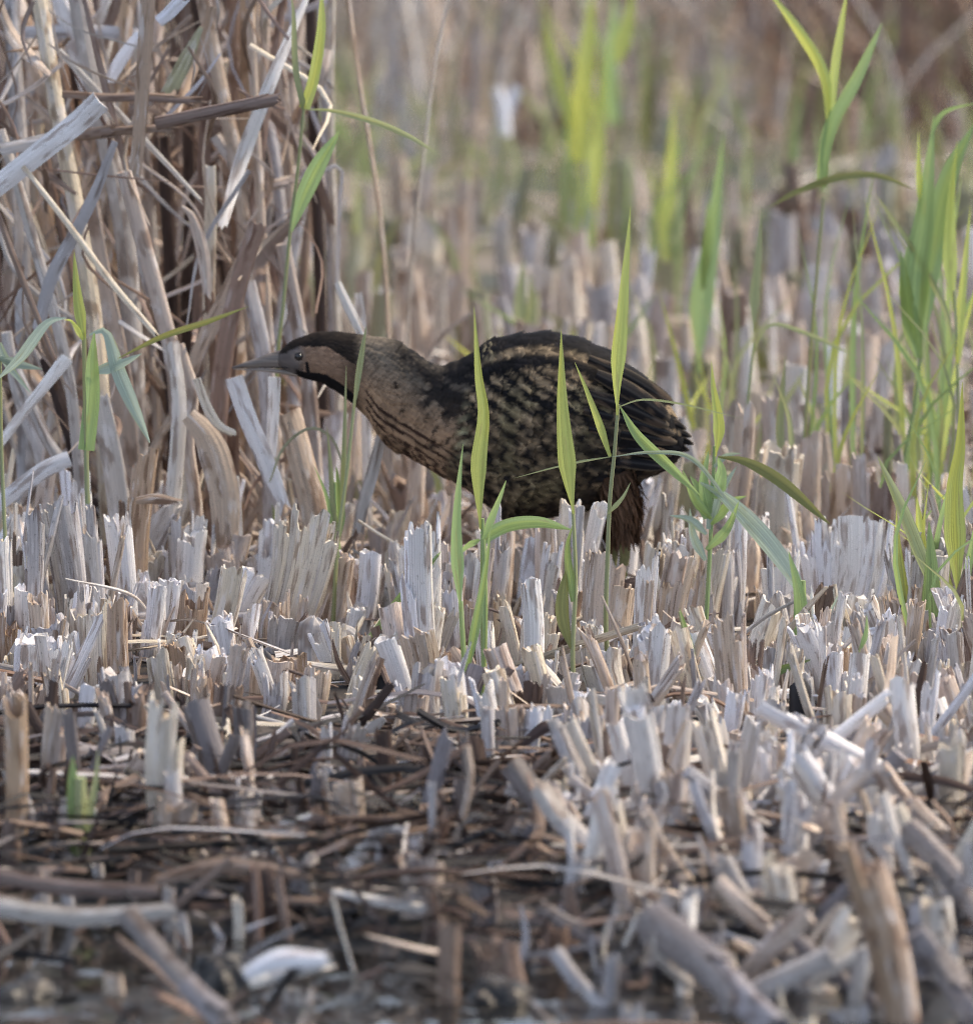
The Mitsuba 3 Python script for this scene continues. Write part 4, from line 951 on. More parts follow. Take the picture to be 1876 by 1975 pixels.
def coat(px, row):
    """The colour of the plumage at a place on the bird's side, in the bird's own length and height."""
    px, row = np.asarray(px, float) / K, np.asarray(row, float) / K
    t, b, w = bird_section(px * K)
    t, b = t / K, b / K
    f = (row - t) / np.maximum(b - t, 1)                         # 0 at the back, 1 at the belly
    c = np.zeros(px.shape + (3,))
    mott = n2(px / 5.0, row / 5.0, 1)
    # body
    al, ac = px * 0.80 + row * 0.60, -px * 0.60 + row * 0.80     # along and across the feather rows
    bars = 0.72 * np.sin(ac * 2 * np.pi / 27 + 7.0 * n2(al / 60, ac / 60, 2)) + 2.5 * (n2(al / 21, ac / 10, 3) - 0.5) + 2.6 * (n2(px / 5, row / 5, 4) - 0.5)
    k = lin(bars, -0.52, 0.05)
    fine = lin(n2(al / 12, ac / 7, 5) + 0.5 * n2(px / 4, row / 4, 6), 0.66, 0.94)
    low = lin(f, 0.42, 0.62)[..., None]
    buffs = BUFF * (0.75 + 0.5 * n2(px / 30, row / 30, 7))[..., None]
    buffs = buffs + (OLIVE - buffs) * lin(n2(px / 45, row / 45, 8), 0.5, 0.7)[..., None] * 0.7
    kk = k[..., None] * (1 - low) + (1 - fine)[..., None] * low
    body = buffs * (1 - kk) * (1 - 0.25 * low) + BLACK * kk
    d = row - t
    line = np.exp(-((d - 22 - 4 * n2(px / 40, 0, 9)) / 5.5) ** 2) * lin(px, 925, 960) * lin(px, 1240, 1180)
    dark_top = (d < 16) | ((d > 29) & (d < 52) & (n2(px / 16, 3.0, 10) > 0.36))
    body = np.where((dark_top & (px > 900))[..., None], BLACK * (1 + 0.8 * mott[..., None]), body)
    body = body + (BUFF * 0.95 - body) * (line * 0.5 * (0.4 + n2(px / 12, row / 6, 30)))[..., None]
    edge = np.exp(-((px - 893 - 0.10 * (row - 760)) / 14.0) ** 2) * lin(row, 712, 735) * lin(row, 905, 860) * (np.sin(row * 2 * np.pi / 25 + px * 0.11 + 2 * n2(px / 20, row / 20, 31)) > -0.1)
    body = body + (np.array([0.30, 0.29, 0.19]) - body) * (0.75 * edge)[..., None]
    rump = lin(px + 0.5 * (row - 800), 1150, 1240)[..., None]
    rb = np.where((n2(al / 30, ac / 8, 11) > 0.66)[..., None], BUFF * 0.6, BLACK * 1.3)
    body = body * (1 - rump) + rb * rump
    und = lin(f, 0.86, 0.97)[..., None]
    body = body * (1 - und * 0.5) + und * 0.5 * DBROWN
    # neck
    grey = np.array([0.150, 0.125, 0.100])
    nb = np.sin(px * 0.55 + row * 0.45 + 6 * n2(px / 18, row / 18, 12)) + 2.2 * (n2(px / 6, row / 6, 13) - 0.5)
    neck = NECK * (0.8 + 0.45 * n2(px / 22, row / 22, 14))[..., None]
    up = lin(f, 0.62, 0.20)[..., None]
    neck = neck * (1 - up) + (grey * (0.7 + 0.8 * mott[..., None])) * up
    neck = neck * (1 - (0.4 * lin(nb, 0.1, 1.0) * lin(f, 0.95, 0.5))[..., None])
    nape = lin(f, 0.30, 0.08) * lin(px, 745, 790)
    neck = neck + (BLACK * 1.5 - neck) * (nape * (0.4 + 0.6 * lin(mott, 0.25, 0.5)))[..., None]
    streak = (np.sin((b - row) * 2 * np.pi / 17 + 1.2 * n2(px / 60, 1.0, 15)) > 0.25) & (b - row < 58) & (px > 715)
    neck = np.where(streak[..., None], np.array([0.035, 0.020, 0.015]), neck)
    sp = (n2(px / 7 + row / 14, row / 17, 16) > 0.70) & (f > 0.35) & (px > 770)
    neck = np.where(sp[..., None], DBROWN, neck)
    shoulder = lin(px + 0.25 * (row - 760) + 22 * (n2(px / 16, row / 16, 17) - 0.5), 858, 885) * lin(row + 0.62 * (880 - px), 905, 880)
    blackp = lin(px, 800, 830) * lin(row - t, 2, 10) * lin(f, 0.58, 0.42) * (n2(px / 13, row / 11, 18) > 0.40)
    neck = neck + (BLACK * 1.3 - neck) * (blackp * 0.9)[..., None]
    front = lin(px + 0.30 * (row - 800) + 18 * (n2(px / 14, row / 14, 19) - 0.5), 893, 912)[..., None]
    c = neck * (1 - front) + body * front
    # head
    cap_row = np.interp(px, [545, 590, 636, 660, 690, 716], [690, 674, 673, 683, 706, 716])
    head = CHEEK * (0.80 + 0.35 * n2(px / 14, row / 14, 20))[..., None]
    back = lin(px + 12 * (n2(px / 9, row / 9, 24) - 0.5), 648, 690)
    head = head * (1 - (0.62 * back * (0.6 + 0.6 * n2(px / 8, row / 8, 25)))[..., None])
    lore = lin(px, 600, 582)[..., None]
    head = head * (1 - lore) + (np.array([0.125, 0.108, 0.105]) * (0.5 + 0.9 * n2(px / 20, row / 3.0, 26))[..., None]) * lore
    ring = np.exp(-((np.hypot(px - 584, row - 693) - 9.5) / 2.2) ** 2)[..., None]
    head = head + (np.array([0.26, 0.215, 0.185]) - head) * ring * 0.7
    mous = ((b - row < 15 + 9 * lin(px, 600, 640)) & (px > 575) & (px < 716)) | ((np.abs(px - 599 - 0.15 * (row - 700)) < 3.5) & (row > 702) & (row < 745))
    head = np.where(mous[..., None], BLACK * 1.2, head)
    cap = row < cap_row + 11 * (n2(px / 9, row / 9, 21) - 0.5)
    head = np.where(cap[..., None], (BLACK + (DBROWN - BLACK) * n2(px / 12, row / 5, 22)[..., None] * 0.8), head)
    hd = lin(px + 8 * (n2(px / 8, row / 8, 23) - 0.5), 716, 690)[..., None]
    return c * (1 - hd) + head * hd


def build_bird():
    xs = np.linspace(545 * K, 1334 * K, 110)
    an = np.linspace(0, 2 * np.pi, 49)
    P = np.zeros((110, 49, 3))
    R = np.zeros((110, 49))
    for i, x in enumerate(xs):
        P[i], R[i] = bird_point(np.full(49, x), an)
    col = coat(np.broadcast_to(xs[:, None], R.shape), R)
    i, j = np.meshgrid(np.arange(109), np.arange(48), indexing='ij')
    a = (i * 49 + j).ravel()
    q = np.stack([a, a + 1, a + 50, a + 49], 1)
    V = P.reshape(-1, 3)
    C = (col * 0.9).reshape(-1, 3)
    F = np.vstack([q[:, [0, 1, 2]], q[:, [0, 2, 3]]])
    for k in (0, 109):
        V = np.vstack([V, P[k].mean(0)])
        C = np.vstack([C, col[k].mean(0)])
        r = np.arange(48) + k * 49
        F = np.vstack([F, np.stack([r, r + 1, np.full(48, len(V) - 1)], 1)])
    part(bird, 'body', mikit.ply((V, F), 'feather', smooth=True, color=C))

    # plumage: overlapping small feathers all over the body, each one curved sheet
    r = np.random.default_rng(5)
    cen, dirs, nor, L, Wd, px, row, kind = [], [], [], [], [], [], [], []
    N = 15000
    u = r.random(N)
    dens = np.interp(xs / K, [545, 700, 900, 1376], [2.2, 1.6, 1.25, 1.0])
    circ = np.array([((bird_section(x)[1] - bird_section(x)[0]) * PXM + 2 * bird_section(x)[2]) for x in xs]) * dens
    cdf = np.cumsum(circ) / circ.sum()
    X = np.interp(u, cdf, xs)
    A = np.where(r.random(N) < 0.72, r.uniform(0.0, np.pi, N), r.uniform(np.pi, 2 * np.pi, N))
    p0 = np.zeros((N, 3)); rw = np.zeros(N)
    t, b, w = bird_section(X)
    def surf(X, A):
        t, b, w = bird_section(X)
        rr = (t + b) / 2 - (b - t) / 2 * np.cos(A)
        s = np.sin(A)
        return np.stack([(X - 938) * PXM, -w * np.sign(s) * np.abs(s) ** 0.92, z_of(rr)], -1), rr
    p0, rw = surf(X, A)
    pu, _ = surf(X + 2.0, A)
    pv, _ = surf(X, A + 0.05)
    n = np.cross(pu - p0, pv - p0)
    n /= np.linalg.norm(n, axis=1, keepdims=True) + 1e-12
    n *= np.sign((n * (p0 - np.stack([p0[:, 0], 0 * A, z_of((t + b) / 2)], -1))).sum(1, keepdims=True) + 1e-12)
    xT, rT = X / K, rw / K
    f = (rw - t) / np.maximum(b - t, 1)
    slope_t = (smooth_interp(X + 14, TOPL) - smooth_interp(X - 14, TOPL)) / 28
    slope_b = (smooth_interp(X + 14, BOTL) - smooth_interp(X - 14, BOTL)) / 28
    sl = slope_t * (1 - f) + slope_b * f
    sl = np.where(xT > 900, np.where(f < 0.2, sl, 0.5 * sl + 0.5 * 0.62), sl) + r.normal(0, 0.10, N)
    d = np.stack([np.ones(N), np.zeros(N), -sl], -1)
    d -= n * (d * n).sum(1, keepdims=True)
    d /= np.linalg.norm(d, axis=1, keepdims=True)
    Lp = np.interp(xT, [545, 600, 690, 780, 900, 1000, 1250, 1376], [7, 10, 13, 24, 32, 38, 44, 40]) * r.uniform(0.75, 1.25, N)
    breast = (xT > 730) & (xT < 930) & (f > 0.72)
    Lp = np.where(breast, 52 * r.uniform(0.8, 1.3, N), Lp)
    Lp = Lp * np.interp(xT, [1230, 1308], [1.0, 0.55])
    Wp = Lp * np.where(breast, 0.20, np.interp(xT, [545, 780, 900, 1376], [0.34, 0.34, 0.46, 0.42]))
    keep = (xT < 1316) & ((xT > 585) | (rT < 676) | (rT > 735)) & ~((np.hypot(xT - 584, rT - 693) < 13))
    nt, nc = 6, 5
    tt, cc = np.linspace(0, 1, nt), np.linspace(-1, 1, nc)
    prof = np.sqrt(np.clip(1 - ((tt - 0.55) / 0.56) ** 2, 0.02, 1))
    s = np.cross(n, d)
    Lm, Wm = Lp * PXM, Wp * PXM
    lift = r.uniform(0.03, 0.20, N) * np.interp(xT, [545, 700, 760, 900, 1000], [0.6, 0.8, 1.5, 1.5, 1.0])
    pos = (p0 + n * 0.0004)[:, None, None] + d[:, None, None] * (Lm[:, None, None] * tt[None, :, None])[..., None]
    pos = pos + s[:, None, None] * (Wm[:, None, None] * (prof[None, :, None] * cc[None, None, :]) * 0.9)[..., None]
    bend = lift[:, None, None] * Lm[:, None, None] * tt[None, :, None] - (Lm[:, None, None] * tt[None, :, None]) ** 2 / (2 * 0.11) - 0.14 * Wm[:, None, None] * cc[None, None, :] ** 2
    pos = pos + n[:, None, None] * bend[..., None]
    vx = pos[..., 0] / PXM + 938
    zr = pos[..., 2]
    # rows back from height (the upright plane of the bird)
    grid_rows = np.linspace(500, 1200, 400)
    grid_z = z_of(grid_rows)
    vr = np.interp(zr, grid_z[::-1], grid_rows[::-1])
    col = coat(vx, np.clip(vr, t[:, None, None] + 1, b[:, None, None] - 1))
    jit = np.where(xT < 900, r.uniform(0.78, 1.22, N), r.uniform(0.6, 1.4, N))[:, None, None, None]
    mid = np.exp(-(cc / 0.16) ** 2)[None, None, :, None]
    rim = (np.abs(cc) > 0.9)[None, None, :, None] | (tt > 0.97)[None, :, None, None]
    on_body = (xT > 900)[:, None, None, None]
    col = col * jit
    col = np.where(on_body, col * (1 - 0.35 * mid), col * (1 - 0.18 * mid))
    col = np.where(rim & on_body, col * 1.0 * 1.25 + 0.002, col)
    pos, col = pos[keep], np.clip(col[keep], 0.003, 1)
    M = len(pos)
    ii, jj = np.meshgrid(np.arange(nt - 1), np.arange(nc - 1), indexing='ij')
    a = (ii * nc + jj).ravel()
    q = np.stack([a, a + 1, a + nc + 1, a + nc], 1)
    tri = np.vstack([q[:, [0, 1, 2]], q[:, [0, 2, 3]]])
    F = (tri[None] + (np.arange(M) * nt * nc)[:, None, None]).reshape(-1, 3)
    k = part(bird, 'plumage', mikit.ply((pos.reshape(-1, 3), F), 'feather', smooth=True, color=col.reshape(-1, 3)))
    labels[k] = {'kind': 'stuff', 'label': 'dense overlapping body feathers, black barred and streaked with buff'}

    # long folded wing and tail feathers
    def quill(name, x0, r0, x1, r1, wpx, yoff0, yoff1, dark, bow=0.0, edge=True):
        n_ = 14
        tt_ = np.linspace(0, 1, n_)
        a0, a1 = at(x0 * K, r0 * K, yoff0), at(x1 * K, r1 * K, yoff1)
        mid_ = (a0 + a1) / 2 + np.array([0, 0, bow * PXM])
        Pq = curve([a0, mid_, a1], n_)
        wd = wpx * PXM * np.sqrt(np.clip(1 - np.clip((tt_ - 0.72) / 0.29, 0, 1) ** 2, 0.02, 1)) * (0.6 + 0.4 * np.clip(tt_ / 0.3, 0, 1))
        m = ribbon(Pq, wd, 0, fold=0.0, cup=0.18, thick=0.0009, twist=0.25 if yoff0 < 0 else -0.25, nc=9)
        V_ = np.vstack(m.v); F_ = np.vstack(m.f); uv_ = np.vstack(m.t)
        cu = np.abs((uv_[:, 0] % 1 - 0.03) / 0.94 * 2 - 1)
        v_ = (uv_[:, 1] - 0.5) / max(1e-6, (uv_[:, 1] - 0.5).max())
        base = np.where((n2(v_ * 9, cu * 2 + x0, int(x0) % 50) > 0.62)[:, None], DBROWN * 1.5, BLACK * 1.3) * dark
        e = ((cu > 0.78) | (v_ > 0.93)) & edge
        base = np.where(e[:, None], np.array([0.085, 0.068, 0.05]), base)
        base = np.where((cu < 0.08)[:, None], base + 0.02, base)
        part(bird, name, mikit.ply((V_, F_), 'feather', smooth=True, color=base))
    for sgn in (-1, 1):
        for (x0, r0, x1, r1, wp, y0, y1, dk, bw) in [
                (1150, 700, 1316, 790, 26, 0.068, 0.040, 1.0, 8), (1165, 730, 1308, 818, 34, 0.074, 0.050, 1.3, 8), (1150, 770, 1306, 832, 30, 0.078, 0.050, 1.0, 6),
                (1140, 800, 1318, 848, 26, 0.078, 0.046, 1.1, 4), (1150, 836, 1322, 864, 24, 0.076, 0.040, 0.9, 3), (1150, 866, 1312, 888, 24, 0.072, 0.040, 1.0, 2),
                (1130, 890, 1300, 912, 24, 0.070, 0.045, 1.0, 0)]:
            quill('wing_feather', x0, r0, x1, r1, wp, sgn * y0, sgn * y1, dk, bw)
    for i, (x1, r1) in enumerate([(1340, 838), (1350, 853), (1354, 868), (1346, 880), (1330, 892)]):
        quill('tail_feather', 1246, 790 + 22 * i, x1, r1, 15, -0.012 + 0.006 * i, -0.018 + 0.009 * i, 1.0, 2)

    # bill
    def mandible(name, top, bot, wid):
        n_ = 16
        t_ = np.linspace(0, 1, n_)
        up_ = curve([at(p[0] * K, p[1] * K, 0) for p in top], n_)
        lo_ = curve([at(p[0] * K, p[1] * K, 0) for p in bot], n_)
        a_ = np.linspace(0, 2 * np.pi, 15)
        c_, h_ = (up_ + lo_) / 2, (up_ - lo_) / 2
        w_ = wid * (1 - t_) ** 0.8 + 0.0005
        P_ = c_[:, None] + h_[:, None] * np.cos(a_)[None, :, None] + np.array([0, -1, 0]) * (w_[:, None] * np.sin(a_))[..., None]
        m = Mesh()
        m.grid(P_, np.stack(np.broadcast_arrays(a_[None] / 6.3, t_[:, None]), -1))
        part(bird, name, m.shape('bill_dark' if name == 'upper_bill' else 'bill_horn'))
    mandible('upper_bill', [(562, 678), (520, 693), (485, 705), (452, 717)], [(590, 722), (530, 719), (490, 719), (452, 719)], 0.0085)
    mandible('lower_bill', [(592, 723), (530, 720), (490, 720), (455, 719.6)], [(576, 736), (535, 728), (495, 724), (455, 721.5)], 0.0075)
    gl = curve([at(x_ * K, r_ * K, y_) for x_, r_, y_ in [(592, 722, -0.0150), (570, 719, -0.0110), (545, 717.5, -0.0085), (505, 717.5, -0.0066)]], 10)
    m = tube(gl, np.linspace(0.0011, 0.0004, 10), tone_id('k'), nc=6, ridge=0)
    part(bird, 'gape', m.shape('eye_black'))

    # eyes
    for sgn in (-1, 1):
        c_ = at(584 * K, 693.3 * K, 0) + np.array([0, sgn * 0.0150, 0])
        import trimesh
        ir = trimesh.creation.icosphere(3, 0.0062); ir.apply_scale([1, 0.85, 1]); ir.apply_translation(c_)
        e = part(bird, 'eye', mikit.ply(ir, 'eye_iris', smooth=True))
        pu_ = trimesh.creation.icosphere(3, 0.0053); pu_.apply_translation(c_ + np.array([0.0002, sgn * 0.0017, 0.0002]))
        scene[e + '__pupil'] = mikit.ply(pu_, 'eye_black', smooth=True)

    # legs: feathered thigh, shank, toes on the mud
    for sgn, kx in ((-1, 0), (1, -22)):
        y = sgn * 0.032
        hip, ank = at((1195 + kx) * K, 925 * K, y), at((1222 + kx) * K, 1062 * K, y)
        foot = at((1196 + kx) * K, 1150 * K, y)
        foot[2] = float(ground_h(foot[0], foot[1])) + 0.006
        P_ = curve([hip, (hip + ank) / 2 + np.array([0.006, 0, 0]), ank], 12)
        rr_ = np.interp(np.linspace(0, 1, 12), [0, 0.4, 1], [0.032, 0.024, 0.0080])
        m = tube(P_, rr_, 0, nc=18, flat=0.8, ridge=0.05)
        rq = np.random.default_rng(8 + sgn)
        T3, S3, N3 = frame(P_)
        cols = [np.full((m.n, 3), 1.0) * np.array([0.05, 0.030, 0.020])]
        for q in range(520):
            ti, an = rq.uniform(0, 0.86), rq.uniform(0, 2 * np.pi)
            i0 = ti * 11
            i1 = int(i0)
            o = S3[i1] * math.sin(an) + N3[i1] * math.cos(an) * 0.8
            b0 = P_[i1] + (P_[min(i1 + 1, 11)] - P_[i1]) * (i0 - i1) + o * np.interp(i0, np.arange(12), rr_)
            ln = rq.uniform(0.014, 0.032)
            dn = T3[i1] + o * rq.uniform(0.0, 0.25) + rq.normal(0, 0.10, 3)
            Pq = np.stack([b0, b0 + dn * ln * 0.5 + o * 0.0012, b0 + dn * ln])
            n0 = m.n
            m.add(ribbon(Pq, np.array([0.5, 1.0, 0.25]) * rq.uniform(0.003, 0.007), 0, fold=0.0, cup=0.2, thick=0, twist=an, nc=3))
            cols.append(np.full((m.n - n0, 3), rq.uniform(0.5, 1.5)) * np.array([0.085, 0.050, 0.032]))
        part(bird, 'thigh', mikit.ply((np.vstack(m.v), np.vstack(m.f)), 'feather', smooth=True, color=np.vstack(cols)))
        lg = Mesh()
        P_ = curve([ank + np.array([0, 0, 0.012]), (ank + foot) / 2 + np.array([0.004, 0, 0]), foot], 12)
        lg.add(tube(P_, np.interp(np.linspace(0, 1, 12), [0, .12, .5, 1], [0.0075, 0.0085, 0.0055, 0.006]), 0, nc=10, ridge=0.03))
        for ang, ln in ((math.pi, 0.075), (math.pi - 0.5, 0.068), (math.pi + 0.5, 0.066), (0.15, 0.05)):
            dv = np.array([math.cos(ang), math.sin(ang), 0])
            lg.add(tube(curve([foot, foot + dv * ln * 0.5 + np.array([0, 0, 0.006]), foot + dv * ln + np.array([0, 0, -0.004])], 8), np.linspace(0.0052, 0.0018, 8), 0, nc=8, ridge=0))
        part(bird, 'leg', lg.shape('leg_skin'))


build_bird()

# ------------------------------------------------------------------ the rest of the reed bed, grown at random
rng = np.random.default_rng(20)


def choose(s):
    return s[int(rng.integers(len(s)))]


def grow_stub(x, y, hgt, w, tone, style, detail, lean=0.12):
    z = float(ground_h(x, y))
    B = np.array([x, y, z - 0.015])
    T_ = B + np.array([rng.normal(0, lean) * hgt, rng.normal(0, lean * 0.6) * hgt, hgt])
    px, py = project((B + T_) / 2)
    key = new_thing('cut_reed_stub', 'reed stub', None, 'cut reed stubs', (f'{TONE_WORD[tone]} {STYLE_WORD[style]}', float(px), float(py), y))
    put(key, stub_meshes(B, T_, w / 2, tone, style, detail))


taken = []


def free(x, y, r):
    for a, b, c in taken:
        if (a - x) ** 2 + (b - y) ** 2 < (r + c) ** 2:
            return False
    taken.append((x, y, r))
    return True


def half_width(y):
    return 0.5 * W * scale_at(y) * 1.04


bx_ = lambda px, y: (px - W / 2) * scale_at(y)
# behind and beside the bird
n_far = 0
while n_far < 75:
    y = 0.30 + 3.4 * rng.random() ** 0.9
    x = rng.uniform(-1, 1) * half_width(y)
    if x < bx_(600, y) and y < 1.9 and rng.random() < 0.85:
        continue
    if not free(x, y, 0.022):
        continue
    n_far += 1
    grow_stub(x, y, rng.uniform(0.12, 0.24), rng.uniform(0.018, 0.048), choose('wcctttgggvvb'), choose(['tube', 'tube', 'half', 'half', 'flat', 'point']), 1 if y < 1.5 else 0)
# in front: the sharp rows and the debris
n_near = 0
while n_near < 165:
    y = rng.uniform(-3.4, -0.02) if n_near < 70 else rng.uniform(-0.75, 0.25)
    x = rng.uniform(-1, 1) * half_width(y)
    px = x / scale_at(y) + W / 2
    if y < -1.3 and px < 1120 and rng.random() < 0.75:
        continue
    if not free(x, y, 0.024 if n_near < 70 else 0.014):
        continue
    hi = 0.13 if y < -0.5 else 0.20
    hgt = rng.uniform(0.05 if y < -0.5 else 0.09, hi) * (0.8 if y < -1.2 else 1.0)
    if project(np.array([x, y, hgt]))[1] < 1030 and 440 < px < 1420:
        continue
    if hides_hero(px, project(np.array([x, y, hgt]))[1], y, 14):
        continue
    n_near += 1
    grow_stub(x, y, hgt, rng.uniform(0.020, 0.054), choose('wwwgggccttttob') if y > -1.3 or px > 1150 else choose('gttbbrgd'), choose(['tube', 'half', 'half', 'half', 'half', 'tube']), 1)

# the shorter stubs that crowd between them
low = Mesh()
k = 0
while k < 470:
    y = rng.uniform(-1.5, 0.35) if rng.random() < 0.45 else rng.uniform(-0.7, 0.1) if rng.random() < 0.7 else rng.uniform(-2.6, -1.4)
    x = rng.uniform(-1.1, 1.1) * half_width(y)
    px = x / scale_at(y) + W / 2
    if y < -1.2 and px < 1100 and rng.random() < 0.6:
        continue
    h = rng.uniform(0.07, 0.20 if y > -0.35 else 0.14) * (0.75 if y < -1.2 else 1)
    slim = rng.random() < 0.4
    h = h * (1.3 if slim else 1.0)
    row = project(np.array([x, y, h]))[1]
    if (row < 1035 and 440 < px < 1420) or (hides_hero(px, row, y, 8)):
        continue
    B = np.array([x, y, float(ground_h(x, y)) - 0.01])
    T_ = B + np.array([rng.normal(0, 0.16) * h, rng.normal(0, 0.1) * h, h])
    for nm, m in stub_meshes(B, T_, rng.uniform(0.0025, 0.006) if slim else rng.uniform(0.006, 0.019), choose('wwwwggccttb') if y > -1.2 or px > 1100 else choose('mgtbbrd'), choose(['tube', 'half', 'half', 'tube', 'flat']), 1):
        low.add(m)
    k += 1
for k in range(210):
    y = rng.uniform(-0.32, -0.09)
    px = rng.uniform(640, 1420)
    x = bx_(px, y)
    row = rng.uniform(955, 1050) if px > 930 else rng.uniform(1035, 1110)
    z = float(ground_h(x, y))
    h = at(px, row, y)[2] - z
    if hides_hero(px, row, y, 2) or abs(px - 1205) < 30 and row < 1006:
        continue
    B = np.array([x, y, z - 0.01])
    for nm, m in stub_meshes(B, B + np.array([rng.normal(0, 0.10) * h, rng.normal(0, 0.08) * h, h + 0.01]), rng.uniform(0.005, 0.017), choose('wwwggccttt'), choose(['tube', 'half', 'half']), 1):
        low.add(m)
for k in range(300):
    y = rng.uniform(-1.95, -0.45)
    x = rng.uniform(-1.1, 1.1) * half_width(y)
    px = x / scale_at(y) + W / 2
    h = rng.uniform(0.06, 0.16)
    if hides_hero(px, project(np.array([x, y, h]))[1], y, 4):
        continue
    pale = y > -0.9 or px > 1050
    B = np.array([x, y, float(ground_h(x, y)) - 0.01])
    for nm, m in stub_meshes(B, B + np.array([rng.normal(0, 0.25) * h, rng.normal(0, 0.15) * h, h]), rng.uniform(0.005, 0.019), choose('wwwggcctt') if pale else choose('mmmgtbbddd'), choose(['tube', 'half', 'half']), 1):
        low.add(m)
for k in range(100):
    y = rng.uniform(-2.8, -1.4)
    px = rng.uniform(1080, 1900)
    x = bx_(px, y)
    h = rng.uniform(0.06, 0.17)
    if hides_hero(px, project(np.array([x, y, h]))[1], y, 4):
        continue
    B = np.array([x, y, float(ground_h(x, y)) - 0.01])
    for nm, m in stub_meshes(B, B + np.array([rng.normal(0, 0.45) * h, rng.normal(0, 0.2) * h, h]), rng.uniform(0.007, 0.020), choose('wwgggccttm'), choose(['tube', 'half', 'half']), 1):
        low.add(m)
scene['low_stubble'] = low.shape('dry_reed')
labels['low_stubble'] = {'kind': 'stuff', 'label': 'short crowded stubs between the larger cut reeds', 'category': 'stubble'}

# thin stuff stubble farther back
far = Mesh()
for _ in range(2000):
    y = rng.uniform(0.3, 4.2) if rng.random() < 0.6 else rng.uniform(3.5, 10.0)
    x = rng.uniform(-1.4, 1.4) * half_width(y)
    gap = 3.7 < y < 5.0
    if gap and rng.random() < 0.75:
        continue
    if y < 1.6 and x < bx_(600, y):
        continue
    h = rng.uniform(0.08, 0.22) * (0.5 if gap else 1)
    B = np.array([x, y, float(ground_h(x, y)) - 0.01])
    T_ = B + np.array([rng.normal(0, 0.02), rng.normal(0, 0.02), h])
    tone = choose('wctttggvtc') if y < 3.2 else choose('tvvtgrvt')
    for nm, m in stub_meshes(B, T_, rng.uniform(0.005, 0.018), tone, choose(['tube', 'half', 'half', 'flat']), 0)[:1]:
        far.add(m)
scene['far_stubble'] = far.shape('dry_reed')
labels['far_stubble'] = {'kind': 'stuff', 'label': 'blurred far stubble of cut reeds behind the bird', 'category': 'stubble'}

# dead stalks and leaves that fill the depth of the left clump
k = 0
while k < 150:
    y = rng.uniform(0.45, 2.3)
    px0 = rng.uniform(-60, 660)
    if px0 > 560 and rng.random() < 0.6:
        continue
    lean = rng.normal(0.06, 0.16)
    L = rng.uniform(0.55, 1.25)
    x = bx_(px0, y)
    base = np.array([x, y, float(ground_h(x, y)) - 0.02])
    top = base + np.array([-lean * L, rng.normal(0, 0.06) * L, L])
    pb, pt = project(base), project(top)
    if pt[0] > 640 and pt[1] < 900:
        continue
    if 285 < (pb[0] + pt[0]) / 2 < 405 and y < 1.0:
        continue
    mid = (base + top) / 2 + np.array([rng.normal(0, 0.012), 0, 0])
    P = curve([base, mid, top], 12)
    r = rng.uniform(0.003, 0.017)
    tone = choose('gtttttwcbrob') if y < 1.0 else choose('ttbbrrrddbo')
    key = new_thing('dead_reed_stalk', 'reed stalk', None, 'standing dead reed stalks', (f'{TONE_WORD[tone]} dead reed stalk', float((pb[0] + pt[0]) / 2), float((pb[1] + pt[1]) / 2), y))
    parts = [('stem', tube(P, r * np.linspace(1.05, 0.85, 12), tone_id(tone), nc=9, flat=0.85, ridge=0.05, jag=0.01))]
    if rng.random() < 0.4:
        a, s = rng.uniform(-1.2, 1.2), int(rng.integers(1, 6))
        parts.append(('leaf_sheath', sheath(P[s:s + 6], r * 1.15, r * 1.05, tone_id(tone), a0=a - 1.0, a1=a + 1.0, thick=0.001, rim=rough_rim(0.05, point=0.25), N_=9, flare=0.15)))
    put(key, parts)
    k += 1
for k in range(150):
    y = rng.uniform(0.20, 1.7)
    px0, py0 = rng.uniform(-40, 640), rng.uniform(-40, 1050)
    if 430 < px0 < 660 and y < 0.4 or 270 < px0 < 400 and y < 0.9 and 180 < py0 < 650:
        continue
    ang = rng.normal(0, 0.6) if rng.random() < 0.7 else rng.uniform(-1.6, 1.6)
    L = rng.uniform(120, 420)
    dx, dy_ = math.sin(ang) * L, math.cos(ang) * L
    if px0 + dx > 650 or px0 + dx < -60:
        dx = -dx
    b = rng.normal(0, 0.12) * L
    pts = [(px0, py0), (px0 + dx / 2 + b, py0 + dy_ / 2), (px0 + dx, py0 + dy_, rng.normal(0, 0.08))]
    if any(p[1] < 0 or True for p in pts) and max(p[1] for p in pts) > 1150:
        continue
    leaf(pts, rng.uniform(6, 16) if rng.random() < 0.5 else rng.uniform(14, 34), choose('ggttttcbrob') if y < 0.9 else choose('gttbbrrd'), y, None, choose([(.4, 1, .9), (.9, 1, .5), (.8, 1, .3), (1, 1, .9)]), twist=np.linspace(rng.uniform(-0.7, 0.7), rng.uniform(-0.7, 0.7), 14), n=14)
